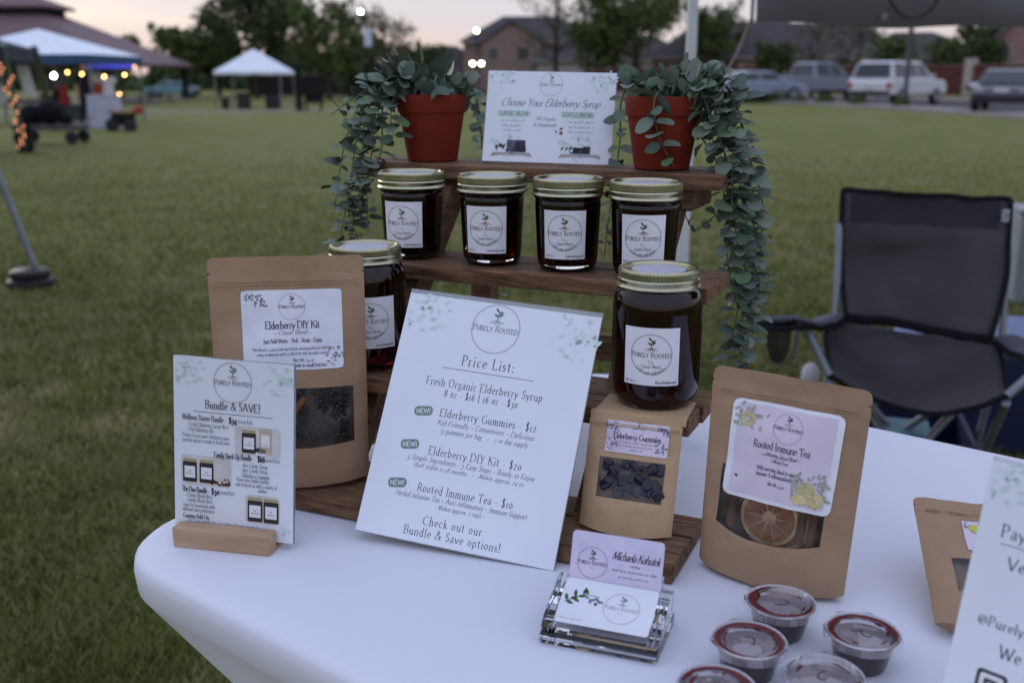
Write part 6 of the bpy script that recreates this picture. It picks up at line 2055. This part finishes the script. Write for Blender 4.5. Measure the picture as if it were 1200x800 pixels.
# ------------------------------------------------------------------ HOUSES
def house(label, px, Y, w_, d_, eave, ridge, walls, rz=0, hipk=.55, garages=(), wins=(), door=None, gable=None, chimney=None):
    q = ground_pt(px, Y)
    t = thing("house", label, "house", tuple(q), rz)
    MB().box((0, 0, eave / 2), (w_, d_, eave)).build("walls", walls, t)
    o = .5; W2, D2 = w_ / 2 + o, d_ / 2 + o
    r = max(.3, W2 - D2 * hipk * 1.6)
    b = MB()
    b.add([(-W2, -D2, eave), (W2, -D2, eave), (W2, D2, eave), (-W2, D2, eave), (-r, 0, ridge), (r, 0, ridge)], [(0, 1, 5, 4), (1, 2, 5), (2, 3, 4, 5), (3, 0, 4), (3, 2, 1, 0)])
    rf = b.build("roof", SHINGLE, t)
    MB().box((0, -D2 - .02, eave - .08), (W2 * 2, .06, .16)).build("fascia", mat("pale_trim", (.35, .32, .30), .7), t)
    if gable:
        gx, gw, gh = gable
        g = MB(); y0_ = -d_ / 2 - .6
        g.add([(gx - gw / 2, y0_, 0), (gx + gw / 2, y0_, 0), (gx + gw / 2, y0_, eave - .1), (gx, y0_, gh), (gx - gw / 2, y0_, eave - .1), (gx - gw / 2, 0, 0), (gx + gw / 2, 0, 0), (gx + gw / 2, 0, eave - .1), (gx, 0, gh), (gx - gw / 2, 0, eave - .1)],
              [(0, 1, 2, 3, 4), (1, 6, 7, 2), (0, 4, 9, 5), (5, 9, 8, 7, 6), (2, 7, 8, 3), (3, 8, 9, 4)])
        g.build("gable_wing", walls, t)
        g = MB()
        for s_ in (-1, 1):
            g.add([(gx + s_ * (gw / 2 + .4), y0_ - .3, eave - .35), (gx, y0_ - .3, gh + .12), (gx, 0, gh + .12), (gx + s_ * (gw / 2 + .4), 0, eave - .35)], [(0, 1, 2, 3) if s_ > 0 else (3, 2, 1, 0)])
        g.build("gable_roof", SHINGLE, t).modifiers.new("t", 'SOLIDIFY').thickness = .12
    for (x, z, ww, hh) in wins:
        fr = MB().box((x, -d_ / 2 - .65 if gable and abs(x - gable[0]) < gable[1] / 2 else -d_ / 2 - .03, z), (ww + .2, .08, hh + .2)).build("window", mat("pale_trim", (.35, .32, .30)), t)
        yy = (-d_ / 2 - .70 if gable and abs(x - gable[0]) < gable[1] / 2 else -d_ / 2 - .08)
        for i in (-1, 1): MB().box((x + i * ww / 4, yy, z), (ww / 2 - .06, .03, hh - .06)).build("pane", WINGLASS, fr)
    for (x, ww) in garages:
        yy = -d_ / 2 - .65 if gable and abs(x - gable[0]) < gable[1] / 2 else -d_ / 2 - .05
        gd = MB().box((x, yy, 1.1), (ww, .06, 2.2)).build("garage_door", GARAGE, t)
        for i in range(4): MB().box((x, yy - .045, .3 + i * .53), (ww - .1, .03, .46)).build("door_panel", GARAGE, gd)
    if door is not None:
        MB().box((door, -d_ / 2 - .05, 1.05), (1.0, .06, 2.1)).build("front_door", mat("dark_door", (.06, .03, .03), .6), t)
    if chimney is not None:
        MB().box((chimney, .5, ridge), (.8, .8, 1.6)).build("chimney", walls, rf)
    return t
house("two-storey brown brick house with two garage doors behind the white sign", 622, 122, 15, 10, 5.3, 8.2, BRICK, 0, garages=((-3.2, 2.5), (.2, 2.4)), wins=((-4.2, 4.0, 1.0, 1.3), (-1, 4.0, 1.2, 1.3), (4, 4.0, 1.4, 1.2), (5, 1.5, 1.2, 1.3)), door=3.0, gable=(-2.2, 6.5, 7.2))
house("low grey-roofed house left of the two-storey brick house", 520, 128, 11, 9, 2.6, 5.4, BRICK, .1, wins=((-2, 1.5, 1.2, 1.2), (2, 1.5, 1.2, 1.2)), door=0)
house("brown-roofed house behind the trees right of centre", 720, 118, 17, 10, 2.9, 5.6, STONE, -.05, garages=((-4, 4.6),), wins=((2, 1.6, 1.4, 1.3), (5.5, 1.6, 1.2, 1.3)), door=0)
house("low house with long brown roof above the red wall, near the hanging rope", 868, 100, 17, 10, 2.9, 6.2, BRICK, -.1, wins=((-5, 1.6, 1.3, 1.2), (3, 1.6, 1.3, 1.2)), door=0)
house("wide brown-roofed house behind the silver pickup", 955, 98, 15, 10, 2.9, 6.0, BRICK, -.15, wins=((-4, 1.6, 1.3, 1.2), (4, 1.6, 1.3, 1.2)), chimney=2)
house("brown-roofed house straight behind the white SUV", 1066, 92, 11, 9, 2.7, 4.9, BRICK, -.15, wins=((-3, 1.6, 1.3, 1.2), (3, 1.6, 1.3, 1.2)), door=0)
house("pinkish brick house with dark gabled roof at the right edge", 1192, 84, 9, 9, 2.9, 5.2, mat("pinkish_brick", (.30, .19, .17), .9, (.22, .14, .13), 4), -.1, garages=((-1.5, 2.4),), wins=((-3, 3.0, .9, .9), (2.5, 1.6, 1.2, 1.2)), gable=(-2.0, 5.0, 5.4))
def wall(label, x0, y0_, x1, y1_, h, m, pill=True):
    L_ = math.hypot(x1 - x0, y1_ - y0_)
    a = math.atan2(y1_ - y0_, x1 - x0)
    t = thing("garden_wall", label, "wall", ((x0 + x1) / 2, (y0_ + y1_) / 2, gz(x0, y0_)), a)
    MB().box((0, 0, h / 2), (L_, .2, h)).build("wall_face", m, t)
    MB().box((0, 0, h + .05), (L_, .28, .09)).build("coping", mat("coping_stone", (.2, .14, .13), .8), t)
    if pill:
        n = max(2, int(L_ / 8))
        for i in range(n + 1):
            MB().box((-L_ / 2 + L_ * i / n, 0, (h + .45) / 2), (.6, .6, h + .45)).build("pillar", STONE, t, bevel=.03)
wall("long red brick garden wall with pale pillars across the road", 17.5, 90, 34.0, 62, 1.9, REDBRICK)
wall("red brick garden wall running behind the parked cars near centre right", 6, 88, 17.0, 90.5, 1.8, REDBRICK, False)
wall("dark timber fence beyond the lawn left of the centre houses", -26, 104, -4, 108, 1.9, mat("dark_fence", (.035, .03, .028), .9), False)

# ------------------------------------------------------------------ TREES
def tree(label, px, Y, h, crown_w, crown_h, m, seed, dens=2600, leaf=.30, trunk=.2, bare=0.0, name="tree", clear=.3, group="trees around the park"):
    q = ground_pt(px, Y)
    t = thing(name, label, "tree", tuple(q), 0, group)
    rnd = random.Random(seed)
    b = MB()
    cz = h - crown_h / 2
    b.tube([(0, 0, -.1), (rnd.uniform(-.1, .1), 0, h * .25), (rnd.uniform(-.3, .3), rnd.uniform(-.2, .2), h * .6), (rnd.uniform(-.3, .3), 0, h * .85)], [trunk * 1.2, trunk, trunk * .6, trunk * .15], 8)
    b.build("trunk", BARK, t, smooth=True)
    tips = []
    lm = MB()
    for i in range(16):
        a = rnd.uniform(0, 2 * PI); z0 = h * rnd.uniform(clear * .8, .75)
        el = rnd.uniform(.2, 1.1)
        L_ = crown_w / 2 * rnd.uniform(.55, 1.0)
        p0 = Vector((0, 0, z0)); p1 = p0 + Vector((math.cos(a) * L_ * .5, math.sin(a) * L_ * .5, L_ * .5 * el)); p2 = p0 + Vector((math.cos(a) * L_, math.sin(a) * L_, L_ * el * 1.1))
        p2.z = min(p2.z, h * .97); p1.z = min(p1.z, h * .93)
        lm.tube([p0, p1, p2], [trunk * .35, trunk * .2, trunk * .06], 5)
        tips.append(p2); tips.append(p1.lerp(p2, .5))
        for _ in range(5):
            e = p1.lerp(p2, rnd.uniform(.1, 1)); d = Vector((rnd.uniform(-1, 1), rnd.uniform(-1, 1), rnd.uniform(-.1, 1))) * crown_w * .16
            lm.tube([e, e + d * .6, e + d + Vector((0, 0, .1))], [trunk * .09, trunk * .06, trunk * .03], 4)
            tips.append(e + d)
    lm.build("limbs", BARK, t)
    # crown: clumps of leaf-sized faces around twig ends
    cl = []
    for _ in range(34):
        while True:
            v = Vector((rnd.uniform(-1, 1), rnd.uniform(-1, 1), rnd.uniform(-1, 1)))
            if .25 < v.length < 1: break
        cl.append((Vector((v.x * crown_w / 2 * .9, v.y * crown_w / 2 * .9, cz + v.z * crown_h / 2 * .9)), rnd.uniform(.10, .24) * crown_w))
    for p in tips: cl.append((p, rnd.uniform(.06, .13) * crown_w))
    rg = np.random.default_rng(seed)
    n = int(dens * .78)
    idx = rg.integers(0, len(cl), n)
    cen = np.array([tuple(c[0]) for c in cl])[idx]; rr = np.array([c[1] for c in cl])[idx]
    d = rg.normal(0, 1, (n, 3)); d /= np.linalg.norm(d, axis=1)[:, None]
    P_ = cen + d * (rr * rg.random(n) ** .5)[:, None]
    a1 = rg.normal(0, 1, (n, 3)); a1 /= np.linalg.norm(a1, axis=1)[:, None]
    a2 = np.cross(a1, rg.normal(0, 1, (n, 3))); a2 /= np.linalg.norm(a2, axis=1)[:, None]
    s_ = leaf * (.5 + rg.random(n))[:, None]
    V = np.stack([P_ - a1 * s_, P_ + a2 * s_ * .5, P_ + a1 * s_, P_ - a2 * s_ * .5], 1).reshape(-1, 3)
    me = bpy.data.meshes.new("crown")
    me.vertices.add(4 * n); me.vertices.foreach_set("co", V.reshape(-1))
    me.loops.add(4 * n); me.loops.foreach_set("vertex_index", np.arange(4 * n, dtype=np.int32))
    me.polygons.add(n); me.polygons.foreach_set("loop_start", np.arange(0, 4 * n, 4, dtype=np.int32)); me.polygons.foreach_set("loop_total", np.full(n, 4, dtype=np.int32))
    me.materials.append(m); me.update(calc_edges=True)
    o = bpy.data.objects.new("crown", me); C.objects.link(o); o.parent = t
    return t
TR_ = [
 ("broad dense dark green tree rising behind the white canopy", 300, 92, 10.5, 8.6, 8.6, TREELEAFD, 9000, .26, .28),
 ("round bushy tree right of the pavilion roof", 228, 100, 6.0, 6.6, 4.4, TREELEAF, 5200, .24, .2),
 ("lower bushy tree filling the gap between pavilion and dark tree", 256, 104, 5.0, 5.0, 3.6, TREELEAFD, 4200, .24, .2),
 ("small far treetop peeking over the pavilion roof slope", 150, 150, 7.6, 4.0, 3.5, TREELEAF, 1600, .3, .2),
 ("green tree just left of the globe street lamp", 385, 84, 8.0, 5.8, 6.6, TREELEAF, 4200, .22, .2),
 ("thin budding tree right of the globe street lamp", 452, 88, 7.4, 6.0, 5.6, TREELEAFB, 1800, .15, .14),
 ("tall airy tree behind the dark tree's right shoulder", 335, 120, 12.5, 7.5, 8, TREELEAFB, 1500, .18, .2),
 ("dark shrubby tree low beside the street lamp", 410, 96, 4.2, 6.5, 4.0, TREELEAFD, 4200, .24, .2),
 ("dark shrubby tree low left of the grey-roofed house", 490, 104, 3.8, 7.0, 3.6, TREELEAFD, 4200, .24, .2),
 ("bare branching tree over the brick house roof", 652, 96, 10.5, 8.0, 7.0, TREELEAFB, 1700, .14, .22),
 ("broad green tree between the brick house and the white tent leg", 745, 88, 9.5, 9.6, 7.2, TREELEAF, 10500, .22, .26),
 ("green tree just right of the white tent leg", 838, 94, 7.4, 5.4, 5.6, TREELEAF, 4200, .22, .2),
 ("bright green shrubby tree hiding the wall behind the person in black", 700, 92, 5.5, 5.0, 4.2, TREELEAF, 3600, .22, .2),
 ("small round evergreen left of the silver pickup", 908, 78, 3.6, 3.0, 3.0, TREELEAFD, 2600, .18, .14),
 ("thin street tree with bare twigs behind the silver pickup", 952, 57, 4.7, 3.4, 2.6, TREELEAFB, 700, .10, .10),
 ("thin street tree with bare twigs just left of the white SUV", 1000, 53, 4.6, 3.4, 2.8, TREELEAFB, 800, .10, .10),
 ("green shrubby tree behind the white SUV's roof", 1046, 76, 3.7, 3.6, 2.4, TREELEAF, 2600, .18, .14),
 ("bright green tree right of the unlit lamp post", 1116, 86, 4.6, 4.2, 3.6, TREELEAF, 3000, .2, .14),
 ("dark evergreen left of the house at the right edge", 1142, 80, 4.6, 3.6, 3.8, TREELEAFD, 3400, .2, .16),
]
for i, (lab, px, Y, h, cw, ch, m, n, lf, tk) in enumerate(TR_):
    tree(lab, px, Y, h - gz((px - 600) * Y / 1240, Y) * 0, cw, ch, m, 40 + i, n, lf, tk)
# low hedge plants at the kerb
for i, (px, Y, r) in enumerate(((900, 50.5, .55), (928, 49.5, .6), (955, 47.5, .35), (985, 45.5, .45), (1025, 43, .4), (1078, 40, .35))):
    q = ground_pt(px, Y)
    rg = np.random.default_rng(i)
    b = MB()
    rnd = random.Random(i)
    for _ in range(420):
        a = rnd.uniform(0, 2 * PI); rr = r * rnd.random() ** .5; z = rnd.random() * r * math.sqrt(max(0, 1 - (rr / r) ** 2)) * 1.3
        c = Vector((rr * math.cos(a), rr * math.sin(a), z)); u = Vector((rnd.uniform(-1, 1), rnd.uniform(-1, 1), rnd.uniform(-1, 1))).normalized() * .07; v = Vector((rnd.uniform(-1, 1), rnd.uniform(-1, 1), rnd.uniform(-1, 1))).normalized() * .05
        b.add([c - u, c + v, c + u, c - v], [(0, 1, 2, 3)])
    o = b.build("low_shrub", TREELEAF); o.location = (q.x - .6, q.y, q.z)
    tag(o, ("first", "second", "third", "fourth", "fifth", "sixth")[i] + " low green shrub from the left along the parking kerb", "shrub", "low shrubs along the kerb")
# far woodland closing the horizon
def far_wood():
    rg = np.random.default_rng(9)
    n = 52000
    a = rg.uniform(-1.25, 1.25, n); d = rg.uniform(150, 185, n)
    x = np.sin(a) * d; y = np.cos(a) * d
    hmax = 3.4 + 1.5 * np.sin(a * 23) + 1.0 * np.sin(a * 61 + 1) + 0.7 * np.sin(a * 117)
    z = -1 + rg.random(n) * (hmax + 1)
    P_ = np.stack([x, y, z], 1)
    u = rg.normal(0, .55, (n, 3)); v = rg.normal(0, .55, (n, 3))
    V = np.stack([P_ - u, P_ + v, P_ + u, P_ - v], 1).reshape(-1, 3)
    me = bpy.data.meshes.new("far_wood")
    me.vertices.add(4 * n); me.vertices.foreach_set("co", V.reshape(-1))
    me.loops.add(4 * n); me.loops.foreach_set("vertex_index", np.arange(4 * n, dtype=np.int32))
    me.polygons.add(n); me.polygons.foreach_set("loop_start", np.arange(0, 4 * n, 4, dtype=np.int32)); me.polygons.foreach_set("loop_total", np.full(n, 4, dtype=np.int32))
    me.materials.append(TREELEAFD); me.update(calc_edges=True)
    o = bpy.data.objects.new("woodland", me); C.objects.link(o)
    tag(o, "far low belt of dark trees closing the horizon", "woodland", kind="stuff")
far_wood()
